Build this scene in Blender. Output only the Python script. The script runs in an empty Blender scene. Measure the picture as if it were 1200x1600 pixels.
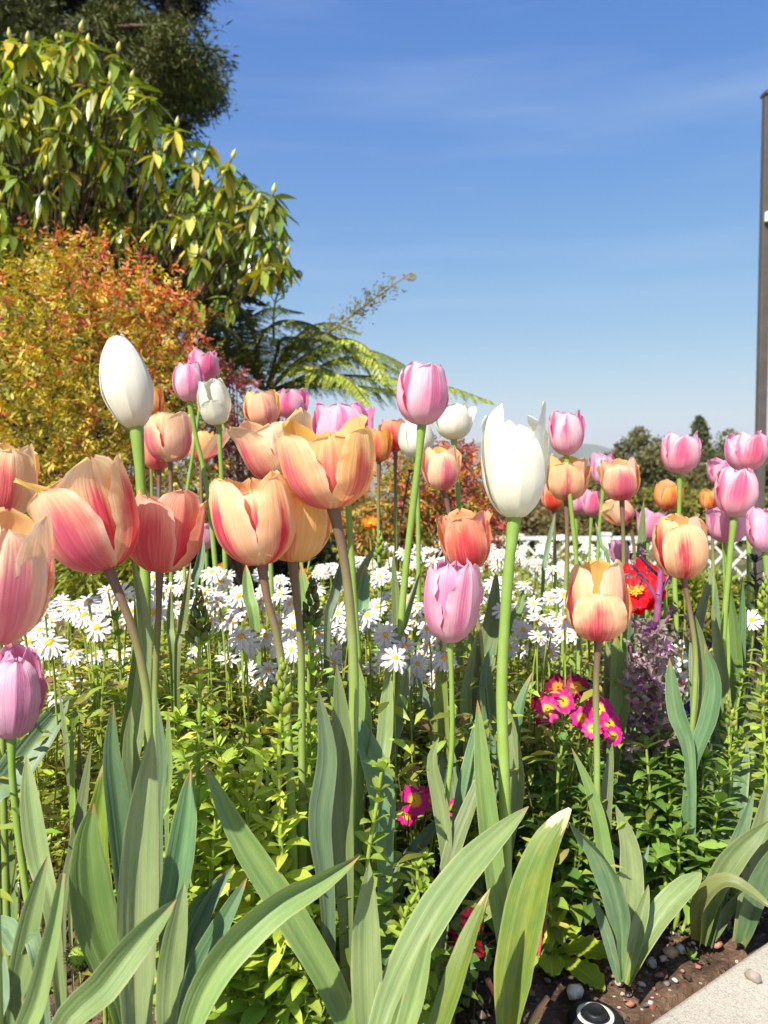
import bpy, math, random
import numpy as np
from mathutils import Vector, Matrix
R = random.Random(7)
NR = np.random.default_rng(7)
SC = bpy.context.scene
COL = SC.collection
rad = math.radians
# ------------------------------------------------------------------ camera
F = 1209.0                      # focal length in photo pixels (1200x1600)
PITCH = math.atan(55 / F)
CAMZ = 0.55
cam = bpy.data.cameras.new('camera')
cam.sensor_fit = 'VERTICAL'; cam.sensor_height = 24; cam.sensor_width = 18
cam.lens = 24 * F / 1600
cam.clip_start = 0.02; cam.clip_end = 30000
cam.dof.use_dof = True; cam.dof.focus_distance = 0.82; cam.dof.aperture_fstop = 6.5
camo = bpy.data.objects.new('camera', cam); COL.objects.link(camo)
camo.location = (0, 0, CAMZ); camo.rotation_euler = (math.pi / 2 - PITCH, 0, 0)
SC.camera = camo
# ------------------------------------------------------------------ light
SUN_TO = Vector((-0.45, -0.68, 0.80)).normalized()      # direction towards the sun
elev = math.asin(SUN_TO.z)
w = bpy.data.worlds.new('World'); SC.world = w; w.use_nodes = True
nt = w.node_tree
bg = nt.nodes['Background']
sky = nt.nodes.new('ShaderNodeTexSky'); sky.sky_type = 'NISHITA'; sky.sun_disc = False
sky.sun_elevation = elev
sky.sun_rotation = math.atan2(SUN_TO.x, SUN_TO.y)
sky.altitude = 100; sky.air_density = 1.0; sky.dust_density = 0.6; sky.ozone_density = 2.0
# thin cirrus veils: part of the sky itself
tc = nt.nodes.new('ShaderNodeTexCoord')
mp = nt.nodes.new('ShaderNodeMapping'); mp.inputs['Scale'].default_value = (1.2, 1.2, 11); mp.inputs['Rotation'].default_value = (0.05, 0.10, 0)
nz = nt.nodes.new('ShaderNodeTexNoise'); nz.inputs['Scale'].default_value = 1.6; nz.inputs['Detail'].default_value = 5; nz.inputs['Roughness'].default_value = .55
rp = nt.nodes.new('ShaderNodeMapRange'); rp.inputs['From Min'].default_value = .5; rp.inputs['From Max'].default_value = .85
rp.inputs['To Max'].default_value = .24
mx = nt.nodes.new('ShaderNodeMix'); mx.data_type = 'RGBA'
hs = nt.nodes.new('ShaderNodeHueSaturation'); hs.inputs['Saturation'].default_value = 1.28; hs.inputs['Value'].default_value = 1.0
L = nt.links
L.new(tc.outputs['Generated'], mp.inputs['Vector']); L.new(mp.outputs['Vector'], nz.inputs['Vector'])
L.new(nz.outputs['Fac'], rp.inputs['Value']); L.new(rp.outputs['Result'], mx.inputs['Factor'])
L.new(sky.outputs['Color'], hs.inputs['Color'])
# soften the contrast between zenith and horizon
def vm(op, a, b):
    nd = nt.nodes.new('ShaderNodeVectorMath'); nd.operation = op
    for i, q in enumerate((a, b)):
        if isinstance(q, tuple): nd.inputs[i].default_value = q
        else: L.new(q, nd.inputs[i])
    return nd.outputs[0]
hc = hs.outputs['Color']
hc = vm('DIVIDE', vm('MULTIPLY', hc, (.985, .979, 2.38)), vm('ADD', vm('MULTIPLY', hc, (.069, .0935, .437)), (1., 1., 1.)))
h2 = nt.nodes.new('ShaderNodeHueSaturation'); h2.inputs['Saturation'].default_value = 1.03; L.new(hc, h2.inputs['Color']); hc = h2.outputs[0]
L.new(hc, mx.inputs['A']); mx.inputs['B'].default_value = (3.2, 3.7, 4.6, 1)
L.new(mx.outputs['Result'], bg.inputs['Color'])
bg.inputs['Strength'].default_value = 0.118
sun = bpy.data.lights.new('sun', 'SUN'); sun.energy = 5.0; sun.angle = rad(0.53); sun.color = (1, .95, .87)
suno = bpy.data.objects.new('sun', sun); COL.objects.link(suno)
suno.rotation_euler = (-SUN_TO).to_track_quat('-Z', 'Y').to_euler(); suno.location = (0, 0, 20)
SC.view_settings.view_transform = 'Standard'; SC.view_settings.look = 'None'
SC.view_settings.exposure = 0.78; SC.view_settings.gamma = 1
SC.render.engine = 'CYCLES'
SC.cycles.use_denoising = True
SC.cycles.max_bounces = 8; SC.cycles.diffuse_bounces = 4; SC.cycles.transmission_bounces = 5
SC.cycles.volume_bounces = 1
# ------------------------------------------------------------------ helpers
def at(px, py, D):
    """point at depth D (metres along +Y) seen at photo pixel px, py"""
    a = (px - 600) / F; b = (800 - py) / F
    c, s = math.cos(PITCH), math.sin(PITCH)
    k = D / (c + b * s)
    return Vector((a * k, D, CAMZ + (b * c - s) * k))
def px_of(p):
    c, s = math.cos(PITCH), math.sin(PITCH)
    y, z = p[1], p[2] - CAMZ
    d = y * c - z * s; u = y * s + z * c
    return 600 + p[0] / d * F, 800 - u / d * F
def Dg(py, z=0.0): return (CAMZ - z) * F / (py - 745)
def lin(c):
    c = c / 255.0
    return c / 12.92 if c <= .04045 else ((c + .055) / 1.055) ** 2.4
def C(r, g, b, k=1.0): return (lin(r) * k, lin(g) * k, lin(b) * k, 1)
def tag(o, label=None, cat=None, group=None, kind=None):
    if label: o['label'] = label
    if cat: o['category'] = cat
    if group: o['group'] = group
    if kind: o['kind'] = kind
    return o
def empty(name, loc, label=None, cat=None, group=None):
    o = bpy.data.objects.new(name, None); COL.objects.link(o); o.location = loc
    o.empty_display_size = .02
    return tag(o, label, cat, group)
def crv(pts, n):
    """Catmull-Rom through pts (array k x d), n samples"""
    P = np.asarray(pts, float)
    if len(P) == 2: P = np.array([P[0], (P[0] + P[1]) / 2, P[1]])
    P = np.vstack([2 * P[0] - P[1], P, 2 * P[-1] - P[-2]])
    seg = np.linalg.norm(np.diff(P[1:-1], axis=0), axis=1) + 1e-9
    cum = np.concatenate([[0], np.cumsum(seg)]); out = []
    for s in np.linspace(0, cum[-1], n):
        i = min(np.searchsorted(cum, s, side='right') - 1, len(seg) - 1); i = max(i, 0)
        t = (s - cum[i]) / seg[i]
        p0, p1, p2, p3 = P[i], P[i + 1], P[i + 2], P[i + 3]
        out.append(.5 * ((2 * p1) + (-p0 + p2) * t + (2 * p0 - 5 * p1 + 4 * p2 - p3) * t * t + (-p0 + 3 * p1 - 3 * p2 + p3) * t ** 3))
    return np.array(out)
def nrm(a):
    a = np.asarray(a, float)
    return a / (np.linalg.norm(a, axis=-1, keepdims=True) + 1e-12)
class MB:
    def __init__(s): s.v = []; s.f = []; s.uv = []; s.c = []; s.n = 0
    def add(s, v, f, uv=None, col=None):
        v = np.asarray(v, float).reshape(-1, 3)
        s.v.append(v)
        s.f += [tuple(int(i) + s.n for i in q) for q in f]
        s.uv.append(np.zeros((len(v), 2)) if uv is None else np.asarray(uv, float).reshape(-1, 2))
        c = np.ones((len(v), 4))
        if col is not None: c[:, :3] = np.asarray(col, float)[..., :3]
        s.c.append(c); s.n += len(v); return s
    def grid(s, V, UV=None, col=None, flip=False):
        a, b = V.shape[:2]
        f = []
        for i in range(a - 1):
            for j in range(b - 1):
                q = (i * b + j, i * b + j + 1, (i + 1) * b + j + 1, (i + 1) * b + j)
                f.append(q[::-1] if flip else q)
        if UV is None:
            gi, gj = np.meshgrid(np.linspace(0, 1, a), np.linspace(0, 1, b), indexing='ij')
            UV = np.stack([gj, gi], -1)
        return s.add(V.reshape(-1, 3), f, UV.reshape(-1, 2), col)
    def tube(s, pts, r, seg=8, n=None, col=None, cap=True):
        """tube through pts; r scalar or per-point list"""
        P = np.asarray(pts, float)
        k = len(P)
        if n: 
            rr = np.interp(np.linspace(0, 1, n), np.linspace(0, 1, k), np.broadcast_to(r, k)); P = crv(P, n)
        else: rr = np.broadcast_to(np.asarray(r, float), k)
        T = nrm(np.gradient(P, axis=0))
        ref = np.array([0, 0, 1.]) if abs(T[0][2]) < .8 else np.array([0, 1., 0])
        A = nrm(np.cross(ref, T[0])); V = []
        for i in range(len(P)):
            A = A - T[i] * np.dot(A, T[i]); A = nrm(A); B = np.cross(T[i], A)
            an = np.linspace(0, 2 * math.pi, seg + 1)
            V.append(P[i] + rr[i] * (np.cos(an)[:, None] * A + np.sin(an)[:, None] * B))
        V = np.array(V)
        s.grid(V, None, col)
        if cap:
            for e, fl in ((0, 1), (-1, 0)):
                ring = V[e][:-1]
                idx = list(range(seg))
                s.add(ring, [idx[::-1] if fl else idx], np.full((seg, 2), 0 if e == 0 else 1.), col)
        return s
    def box(s, lo, hi, col=None, bev=0.0):
        x0, y0, z0 = lo; x1, y1, z1 = hi
        v = [(x0, y0, z0), (x1, y0, z0), (x1, y1, z0), (x0, y1, z0), (x0, y0, z1), (x1, y0, z1), (x1, y1, z1), (x0, y1, z1)]
        f = [(3, 2, 1, 0), (4, 5, 6, 7), (0, 1, 5, 4), (1, 2, 6, 5), (2, 3, 7, 6), (3, 0, 4, 7)]
        return s.add(v, f, None, col)
    def lathe(s, prof, c=(0, 0, 0), seg=24, col=None, M=None):
        an = np.linspace(0, 2 * math.pi, seg + 1)
        V = np.array([[(r * math.cos(a), r * math.sin(a), z) for a in an] for r, z in prof])
        if M is not None: V = V @ np.asarray(M).T
        return s.grid(V + np.array(c), None, col)
    def leaves(s, P, T, N, Ln, W, col, tmpl='blade', droop=0.0, fold=.25):
        """many leaf blades at once. P,T,N: (k,3); Ln,W,(k,); col (k,3)"""
        P = np.asarray(P, float); T = nrm(T); N = np.asarray(N, float)
        N = nrm(N - T * (N * T).sum(1, keepdims=True)); B = np.cross(T, N); k = len(P)
        Ln = np.broadcast_to(Ln, k); W = np.broadcast_to(W, k); droop = np.broadcast_to(droop, k)
        if tmpl == 'blade':
            st = [(0, .12), (.22, .72), (.5, 1), (.78, .66), (1, .03)]
        elif tmpl == 'mid':
            st = [(0, .1), (.4, 1), (.75, .7), (1, .05)]
        elif tmpl == 'quad':
            tv = [(0, 0, 0), (.45, 1, 0), (1, 0, 0), (.45, -1, 0)]; fc = [(0, 1, 2, 3)]
        if tmpl != 'quad':
            tv = []; fc = []
            for i, (t, ww) in enumerate(st):
                tv += [(t, -ww, fold * ww), (t, 0, 0), (t, ww, fold * ww)]
                if i:
                    a = 3 * (i - 1)
                    fc += [(a, a + 1, a + 4, a + 3), (a + 1, a + 2, a + 5, a + 4)]
        tv = np.array(tv, float); m = len(tv)
        t = tv[:, 0][None, :, None]; u = tv[:, 1][None, :, None]; h = tv[:, 2][None, :, None]
        l = Ln[:, None, None]; ww = (W / 2)[:, None, None]
        V = P[:, None] + T[:, None] * t * l + B[:, None] * u * ww + N[:, None] * h * ww
        V[:, :, 2] -= (t * t * l)[:, :, 0] * droop[:, None]
        base = np.arange(k)[:, None] * m + s.n
        for q in fc: 
            s.f += [tuple(r) for r in (base + np.array(q)[None]).tolist()]
        s.v.append(V.reshape(-1, 3))
        s.uv.append(np.tile(np.stack([tv[:, 1] * .5 + .5, tv[:, 0]], 1), (k, 1)))
        c = np.ones((k, m, 4)); c[:, :, :3] = np.asarray(col, float)[:, None, :3]
        s.c.append(c.reshape(-1, 4)); s.n += k * m
        return s
    def build(s, name, mat, parent=None, smooth=True, loc=None):
        V = np.vstack(s.v)
        if parent is not None:
            q = parent
            while q is not None: V = V - np.array(q.location); q = q.parent
        elif loc is not None: V = V - np.array(loc)
        me = bpy.data.meshes.new(name)
        me.vertices.add(len(V)); me.vertices.foreach_set('co', V.astype(np.float32).ravel())
        lens = np.fromiter((len(q) for q in s.f), np.int32, len(s.f))
        loops = np.fromiter((i for q in s.f for i in q), np.int32, int(lens.sum()))
        me.loops.add(len(loops)); me.loops.foreach_set('vertex_index', loops)
        me.polygons.add(len(lens))
        me.polygons.foreach_set('loop_start', np.concatenate([[0], np.cumsum(lens)[:-1]]).astype(np.int32))
        me.polygons.foreach_set('use_smooth', np.full(len(lens), smooth))
        uvl = me.uv_layers.new(name='UVMap')
        UV = np.vstack(s.uv)
        uvl.data.foreach_set('uv', UV[loops].astype(np.float32).ravel())
        ca = me.color_attributes.new('Col', 'FLOAT_COLOR', 'POINT')
        ca.data.foreach_set('color', np.vstack(s.c).astype(np.float32).ravel())
        me.update(calc_edges=True)
        if mat: me.materials.append(mat)
        o = bpy.data.objects.new(name, me); COL.objects.link(o)
        if parent is not None: o.parent = parent
        elif loc is not None: o.location = loc
        return o
def upd(): bpy.context.view_layer.update()
# ------------------------------------------------------------------ materials
class MT:
    def __init__(s, name):
        s.m = bpy.data.materials.new(name); s.m.use_nodes = True; s.t = s.m.node_tree
        s.t.nodes.clear(); s.out = s.t.nodes.new('ShaderNodeOutputMaterial')
    def n(s, typ, props=None, **ins):
        nd = s.t.nodes.new('ShaderNode' + typ)
        for k, v in (props or {}).items(): setattr(nd, k, v)
        for k, v in ins.items():
            k = k.replace('_', ' ') if not k.startswith('i') or not k[1:].isdigit() else int(k[1:])
            s.set(nd.inputs[k], v)
        return nd
    def set(s, sock, v):
        if isinstance(v, bpy.types.NodeSocket): s.t.links.new(v, sock)
        else: sock.default_value = v
    def math(s, op, a, b=0.0, c=0.0, clamp=False):
        nd = s.n('Math', {'operation': op, 'use_clamp': clamp}, i0=a, i1=b)
        if op in ('MULTIPLY_ADD', 'SMOOTH_MIN'): s.set(nd.inputs[2], c)
        return nd.outputs[0]
    def mr(s, x, a, b, c=0.0, d=1.0, smooth=True):
        return s.n('MapRange', {'interpolation_type': 'SMOOTHSTEP' if smooth else 'LINEAR'}, i0=x, i1=a, i2=b, i3=c, i4=d).outputs[0]
    def mix(s, f, a, b, blend='MIX'):
        nd = s.n('Mix', {'data_type': 'RGBA', 'blend_type': blend})
        s.set(nd.inputs['Factor'], f); s.set(nd.inputs['A'], a); s.set(nd.inputs['B'], b)
        return nd.outputs['Result']
    def noise(s, vec, scale, detail=3, rough=.5):
        nd = s.n('TexNoise', None, Scale=scale, Detail=detail, Roughness=rough)
        if vec is not None: s.set(nd.inputs['Vector'], vec)
        return nd.outputs['Fac']
    def uv(s):
        u = s.n('UVMap', {'uv_map': 'UVMap'}).outputs[0]
        sp = s.n('SeparateXYZ', None, i0=u)
        return u, sp.outputs[0], sp.outputs[1]
    def comb(s, x, y, z): return s.n('CombineXYZ', None, i0=x, i1=y, i2=z).outputs[0]
    def obj(s): return s.n('TexCoord').outputs['Object']
    def rnd(s): return s.n('ObjectInfo').outputs['Random']
    def hsv(s, col, h=.5, sat=1., v=1.):
        return s.n('HueSaturation', None, Hue=h, Saturation=sat, Value=v, Color=col).outputs[0]
    def bump(s, h, st=.3, d=.002):
        return s.n('Bump', None, Strength=st, Distance=d, Height=h).outputs[0]
    def surf(s, col, rough=.5, transl=0.0, tcol=None, bump=None, spec=.35, sheen=0):
        p = s.n('BsdfPrincipled', None, Base_Color=col, Roughness=rough)
        p.inputs['Specular IOR Level'].default_value = spec
        if bump is not None: s.set(p.inputs['Normal'], bump)
        sh = p.outputs[0]
        if transl:
            tr = s.n('BsdfTranslucent', None, Color=tcol if tcol is not None else col)
            if bump is not None: s.set(tr.inputs['Normal'], bump)
            sh = s.n('MixShader', None, i0=transl, i1=sh, i2=tr.outputs[0]).outputs[0]
        s.t.links.new(sh, s.out.inputs[0]); return s.m
def petal_mat(name, edge, flame, inside, base, fw=.62, vr=(-.2, .02, .62, .98), stren=.95, transl=.38, rough=.52, inflame=.3, jit=.03, blush=None, blushk=.8, rim=None, bumpk=.5, dk=.25):
    m = MT(name); uvv, u, v = m.uv(); r = m.rnd()
    uu = m.math('ABSOLUTE', m.math('MULTIPLY_ADD', u, 2, -1))
    st = m.noise(m.comb(m.math('MULTIPLY', u, 34), m.math('MULTIPLY', v, 1.6), m.math('MULTIPLY', r, 50)), 1.0, 4, .6)
    big = m.noise(m.comb(m.math('MULTIPLY', u, 3), m.math('MULTIPLY', v, 2), m.math('MULTIPLY', r, 90)), 1.0, 3, .5)
    uc = m.math('ABSOLUTE', m.math('ADD', m.math('MULTIPLY_ADD', u, 2, -1), m.math('MULTIPLY_ADD', r, .7, -.35)))
    d = m.math('ADD', uc, m.math('MULTIPLY_ADD', st, .45, -.225))
    d = m.math('ADD', d, m.math('MULTIPLY_ADD', big, .9, -.45))
    # the flame narrows towards the tip
    wv = m.math('MULTIPLY', m.mr(v, .3, 1.0, 1.0, .45), m.mr(m.math('FRACT', m.math('MULTIPLY', r, 7.3)), 0, 1, .45, 1.5))
    f = m.mr(m.math('DIVIDE', d, wv), fw, 0.0, 0, 1)
    vv = m.math('ADD', v, m.math('MULTIPLY_ADD', st, .18, -.09))
    vf = m.math('MULTIPLY', m.mr(vv, vr[0], vr[1]), m.mr(vv, vr[3], vr[2]))
    f = m.math('MULTIPLY', m.math('MULTIPLY', f, vf), stren)
    ed = m.mix(m.mr(big, .3, .7), edge, m.hsv(edge, .492, 1.10, .95))
    bl = m.math('MULTIPLY', m.mr(d, 1.15, .1), m.math('MULTIPLY', m.mr(vv, .98, .15), blushk))
    co = m.mix(bl, ed, blush if blush else m.hsv(flame, .505, .55, 1.12))
    co = m.mix(f, co, flame)
    co = m.mix(m.mr(v, .16, .0), co, base)
    co = m.mix(m.math('MULTIPLY', m.mr(st, .45, .75), .45), co, m.hsv(co, .5, .68, 1.14))
    co = m.mix(m.math('MULTIPLY', m.mr(st, .5, .25), dk), co, m.hsv(co, .495, 1.12, .86))
    co = m.mix(m.math('MULTIPLY', m.mr(uu, .80, .99), .5), co, rim if rim else m.hsv(edge, .5, .7, 1.06))
    ci = m.mix(m.math('MULTIPLY', f, inflame), inside, flame)
    ci = m.mix(m.mr(v, .3, .0), ci, m.hsv(inside, .52, 1.1, .9))
    bf = m.n('NewGeometry').outputs['Backfacing']
    c = m.mix(bf, co, ci)
    c = m.hsv(c, m.math('MULTIPLY_ADD', r, jit, .5 - jit / 2), m.math('MULTIPLY_ADD', r, .2, .9), 1.0)
    bh = m.math('ADD', st, m.math('MULTIPLY', m.mr(uu, .12, 0), .6))
    return m.surf(c, rough, transl, m.hsv(c, .497, 1.06, 1.05), m.bump(bh, bumpk, .0016), .22)
PET = {
 'peach': petal_mat('petal_peach', C(245, 218, 176), C(214, 98, 116), C(247, 204, 140), C(228, 156, 116), fw=.75, blush=C(238, 168, 152)),
 'apricot': petal_mat('petal_apricot', C(246, 208, 154), C(216, 106, 112), C(248, 196, 118), C(232, 164, 108), fw=.62, blush=C(238, 172, 142)),
 'flamed': petal_mat('petal_flamed', C(245, 214, 168), C(204, 72, 98), C(248, 198, 124), C(206, 84, 90), fw=1.05, vr=(-.3, -.1, .66, .95), stren=.95, blush=C(236, 164, 142)),
 'salmon': petal_mat('petal_salmon', C(242, 180, 142), C(212, 70, 84), C(244, 178, 130), C(214, 92, 82), fw=1.0, blush=C(222, 104, 96)),
 'orange': petal_mat('petal_orange', C(238, 178, 108), C(212, 92, 76), C(240, 166, 88), C(224, 144, 92), fw=.6, blush=C(230, 146, 96)),
 'pink': petal_mat('petal_pink', C(240, 194, 210), C(220, 84, 142), C(234, 146, 182), C(244, 226, 214), fw=1.0, vr=(.02, .5, .9, 1.1), stren=.85, blushk=.5),
 'rosewhite': petal_mat('petal_rose_white', C(244, 216, 222), C(224, 84, 140), C(238, 160, 190), C(246, 232, 220), fw=.85, vr=(.1, .6, .9, 1.1), stren=.85, blushk=.6, rim=C(226, 128, 168)),
 'lilac': petal_mat('petal_lilac', C(238, 192, 210), C(214, 112, 162), C(226, 158, 190), C(242, 226, 216), fw=.9, vr=(.0, .4, .8, 1.1), stren=.7, blushk=.5, rim=C(226, 188, 190)),
 'white': petal_mat('petal_white', C(234, 232, 216), C(228, 226, 206), C(236, 234, 216), C(216, 222, 170), stren=.4, transl=.3, jit=.0, inflame=0, blush=C(230, 228, 208), blushk=.5, bumpk=.15, dk=.08),
}
def stem_mat(name, low, top, t0=.45, t1=.95):
    m = MT(name); _, u, v = m.uv()
    n = m.noise(m.obj(), 60, 3)
    c = m.mix(m.mr(v, t0, t1), low, top)
    c = m.mix(m.math('MULTIPLY', m.mr(n, .45, .7), .25), c, m.hsv(c, .5, .8, 1.3))
    return m.surf(c, .45, 0, None, m.bump(n, .15, .0006), .35)
M_STEM = stem_mat('stem_green', C(138, 164, 76), C(122, 152, 66))
M_STEMP = stem_mat('stem_purple_green', C(134, 156, 78), C(112, 86, 70), .62, .98)
def blade_mat(name, col, tipc, col2, dry=0.0, transl=.16):
    m = MT(name); uvv, u, v = m.uv(); r = m.rnd()
    st = m.noise(m.comb(m.math('MULTIPLY', u, 30), m.math('MULTIPLY', v, 1.2), m.math('MULTIPLY', r, 40)), 1.0, 3, .6)
    st2 = m.noise(m.comb(m.math('MULTIPLY', u, 90), m.math('MULTIPLY', v, 4), r), 1.0, 2, .6)
    bl = m.noise(m.comb(m.math('MULTIPLY', u, 3), m.math('MULTIPLY', v, 7), m.math('MULTIPLY', r, 70)), 1.0, 4, .6)
    c = m.mix(m.mr(bl, .3, .72), col, col2)
    c = m.mix(m.math('MULTIPLY', m.mr(st, .3, .65), .6), c, m.hsv(c, .485, 1.15, .66))
    c = m.mix(m.math('MULTIPLY', m.mr(st2, .55, .75), .3), c, m.hsv(c, .5, .8, 1.25))
    sp_ = m.noise(m.comb(m.math('MULTIPLY', u, 9), m.math('MULTIPLY', v, 30), m.math('MULTIPLY', r, 33)), 1.0, 4, .7)
    c = m.mix(m.math('MULTIPLY', m.mr(sp_, .66, .74), .5), c, C(150, 128, 86))
    c = m.mix(m.math('MULTIPLY', m.mr(m.math('ABSOLUTE', m.math('MULTIPLY_ADD', u, 2, -1)), .93, 1.0), m.math('MULTIPLY', bl, .6)), c, C(190, 184, 128))
    vt = m.math('ADD', v, m.math('MULTIPLY_ADD', bl, .12 if not dry else .3, -.06 if not dry else -.15))
    c = m.mix(m.math('MULTIPLY', m.mr(vt, .955 - dry, 1.0 - dry), m.mr(r, .25, .9, .1, .85) if not dry else 1.0), c, tipc)
    c = m.mix(m.mr(v, .35, .05), c, m.hsv(c, .485, 1.15, 1.08))
    c = m.hsv(c, m.math('MULTIPLY_ADD', r, .03, .48), m.math('MULTIPLY_ADD', r, .3, .88), m.mr(m.math('FRACT', m.math('MULTIPLY', r, 5.7)), 0, 1, .74, 1.16))
    return m.surf(c, .46, transl, m.hsv(c, .485, 1.1, 1.2), m.bump(m.math('ADD', st, m.math('MULTIPLY', st2, .4)), .35, .0012), .4)
M_BLADE = blade_mat('tulip_leaf', C(120, 144, 92), C(178, 120, 92), C(136, 156, 102))
M_BLADEB = blade_mat('tulip_leaf_blue', C(102, 132, 98), C(186, 140, 104), C(122, 148, 106))
M_BLADEY = blade_mat('tulip_leaf_yellow', C(124, 144, 80), C(204, 186, 136), C(140, 154, 86), .02, .2)
M_BLADED = blade_mat('tulip_leaf_dry_tip', C(112, 134, 82), C(222, 202, 168), C(140, 148, 84), .06)
def foliage_mat(name, rough=.45, transl=.3, tv=1.3, spec=.4):
    m = MT(name); _, u, v = m.uv()
    c = m.n('Attribute', {'attribute_name': 'Col'}).outputs['Color']
    mid = m.mr(m.math('ABSOLUTE', m.math('MULTIPLY_ADD', u, 2, -1)), .14, 0.0)
    c2 = m.mix(m.math('MULTIPLY', mid, .35), c, m.hsv(c, .49, .9, 1.6))
    n = m.noise(m.comb(m.math('MULTIPLY', u, 4), m.math('MULTIPLY', v, 9), 0.0), 1.0, 2)
    return m.surf(c2, rough, transl, m.hsv(c2, .485, 1.15, tv), m.bump(m.math('ADD', n, mid), .25, .001), spec)
M_FOL = foliage_mat('leaf_foliage')
M_FAR = foliage_mat('far_foliage', .6, .15, 1.1, .2)
M_GLOSS = foliage_mat('glossy_foliage', .3, .22, 1.5, .5)
def plain(name, col, rough=.6, ns=40, amt=.25, bs=.3, bd=.002, spec=.3, transl=0, metal=0):
    m = MT(name); o = m.obj(); n = m.noise(o, ns, 4, .6)
    c = m.mix(m.mr(n, .3, .75), m.hsv(col, .5, 1, 1 - amt), m.hsv(col, .5, .95, 1 + amt))
    return m.surf(c, rough, transl, None, m.bump(n, bs, bd), spec)
M_BARK = plain('bark', C(92, 72, 56), .85, 14, .45, .6, .01)
M_TWIG = plain('twig', C(120, 96, 74), .8, 60, .3)
M_DSTEM = plain('plant_stem', C(140, 160, 60), .5, 50, .2)
M_DARKSTEM = plain('dark_stem', C(92, 84, 50), .6, 50, .3)
M_OLIVE = plain('olive_stem', C(128, 116, 58), .6, 50, .3)
M_PURPLE = plain('purple_stalk', C(140, 76, 120), .5, 60, .3)
M_WHITEP = plain('white_paint', C(206, 206, 200), .55, 6, .12)
M_POST = plain('brown_painted_steel', C(86, 79, 74), .5, 12, .10, .1)
M_BLACK = plain('black_rubber', C(34, 35, 37), .45, 120, .3, .3, .0005)
M_RING = plain('white_plastic', C(222, 220, 208), .4, 80, .08)
M_LENS = plain('dark_lens', C(25, 26, 30), .15, 10, .1)
M_DISC = plain('daisy_disc', C(238, 172, 28), .7, 900, .35, .8, .001)
M_RAY = (lambda m: m.surf(m.mix(m.mr(m.noise(m.comb(m.math('MULTIPLY', m.uv()[1], 8), m.uv()[2], 0.), 1., 2), .3, .7), C(234, 232, 226), C(220, 218, 212)), .5, .28))(MT('daisy_ray'))
def flower_mat(name, col, eye, e0=.25, e1=.5, dark=None):
    m = MT(name); _, u, v = m.uv(); r = m.rnd()
    st = m.noise(m.comb(m.math('MULTIPLY', u, 14), m.math('MULTIPLY', v, 2), r), 1, 3)
    vv = m.math('ADD', v, m.math('MULTIPLY_ADD', st, .3, -.15))
    c = m.mix(m.mr(st, .3, .7), col, m.hsv(col, .49, 1.0, .72))
    c = m.mix(m.mr(vv, e1, e0), c, eye)
    return m.surf(c, .5, .3, m.hsv(c, .5, 1.1, 1.1), m.bump(st, .3, .001))
M_PRIM = flower_mat('primrose_magenta', C(226, 36, 132), C(244, 190, 40))
M_PRIMD = flower_mat('primrose_crimson', C(150, 14, 60), C(232, 150, 30))
M_POPPY = flower_mat('poppy_red', C(228, 34, 26), C(220, 60, 20), .05, .15)
M_POPPYO = flower_mat('poppy_orange', C(236, 150, 24), C(226, 120, 20), .05, .2)
M_STAMEN = plain('stamen_yellow', C(240, 196, 50), .7, 300, .3)
M_PISTIL = plain('pistil', C(196, 200, 120), .5, 100, .2)
M_VIOLA = flower_mat('viola_purple', C(56, 34, 120), C(30, 16, 60), .3, .6)
M_VIOLAR = flower_mat('viola_dark_red', C(150, 16, 36), C(60, 8, 24), .3, .6)
M_TINYW = flower_mat('candytuft_white', C(244, 244, 240), C(214, 222, 150), .05, .25)
# soil
def soil_mat():
    m = MT('dark_soil'); o = m.obj()
    a = m.noise(o, 18, 6, .65); b = m.noise(o, 110, 4, .7); vo = m.n('TexVoronoi', None, Vector=o, Scale=130.0)
    c = m.mix(m.mr(a, .3, .7), C(66, 50, 40), C(116, 92, 74))
    c = m.mix(m.mr(b, .5, .75), c, C(144, 118, 96))
    sp = m.n('SeparateXYZ', None, i0=vo.outputs['Color']).outputs[0]
    c = m.mix(m.math('MULTIPLY', m.mr(vo.outputs['Distance'], .28, .18), m.mr(sp, .86, .9)), c, C(196, 180, 160))
    h = m.math('ADD', m.math('MULTIPLY', a, .6), b)
    return m.surf(c, .95, 0, None, m.bump(h, .9, .006), .15)
M_SOIL = soil_mat()
M_STONE = (lambda m: m.surf(m.mix(m.mr(m.noise(m.obj(), 160, 4), .35, .7), m.n('Attribute', {'attribute_name': 'Col'}).outputs['Color'], m.hsv(m.n('Attribute', {'attribute_name': 'Col'}).outputs['Color'], .5, .8, .62)), .75, 0, None, m.bump(m.noise(m.obj(), 220, 3), .4, .001)))(MT('stone'))
def conc_mat():
    m = MT('concrete'); o = m.obj()
    a = m.noise(o, 4, 5, .6); b = m.noise(o, 260, 3, .7); v = m.n('TexVoronoi', None, Vector=o, Scale=750.0).outputs['Color']
    sp = m.n('SeparateXYZ', None, i0=v).outputs[0]
    c = m.mix(m.mr(a, .3, .7), C(172, 163, 148), C(194, 186, 170))
    c = m.mix(m.math('MULTIPLY', m.mr(sp, .8, .86), .45), c, C(132, 122, 110))
    c = m.mix(m.math('MULTIPLY', m.mr(sp, .14, .1), .6), c, C(214, 208, 196))
    return m.surf(c, .85, 0, None, m.bump(m.math('ADD', b, sp), .5, .0012), .2)
M_CONC = conc_mat()
def ground_mat():
    m = MT('far_ground'); o = m.obj()
    a = m.noise(o, .02, 6, .6); b = m.noise(o, .6, 5, .65)
    c = m.mix(m.mr(a, .35, .65), C(84, 88, 48), C(120, 112, 66)); c = m.mix(m.mr(b, .4, .7), c, C(70, 66, 42))
    return m.surf(c, .95, 0, None, m.bump(b, .5, .05), .1)
M_GROUND = ground_mat()
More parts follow.
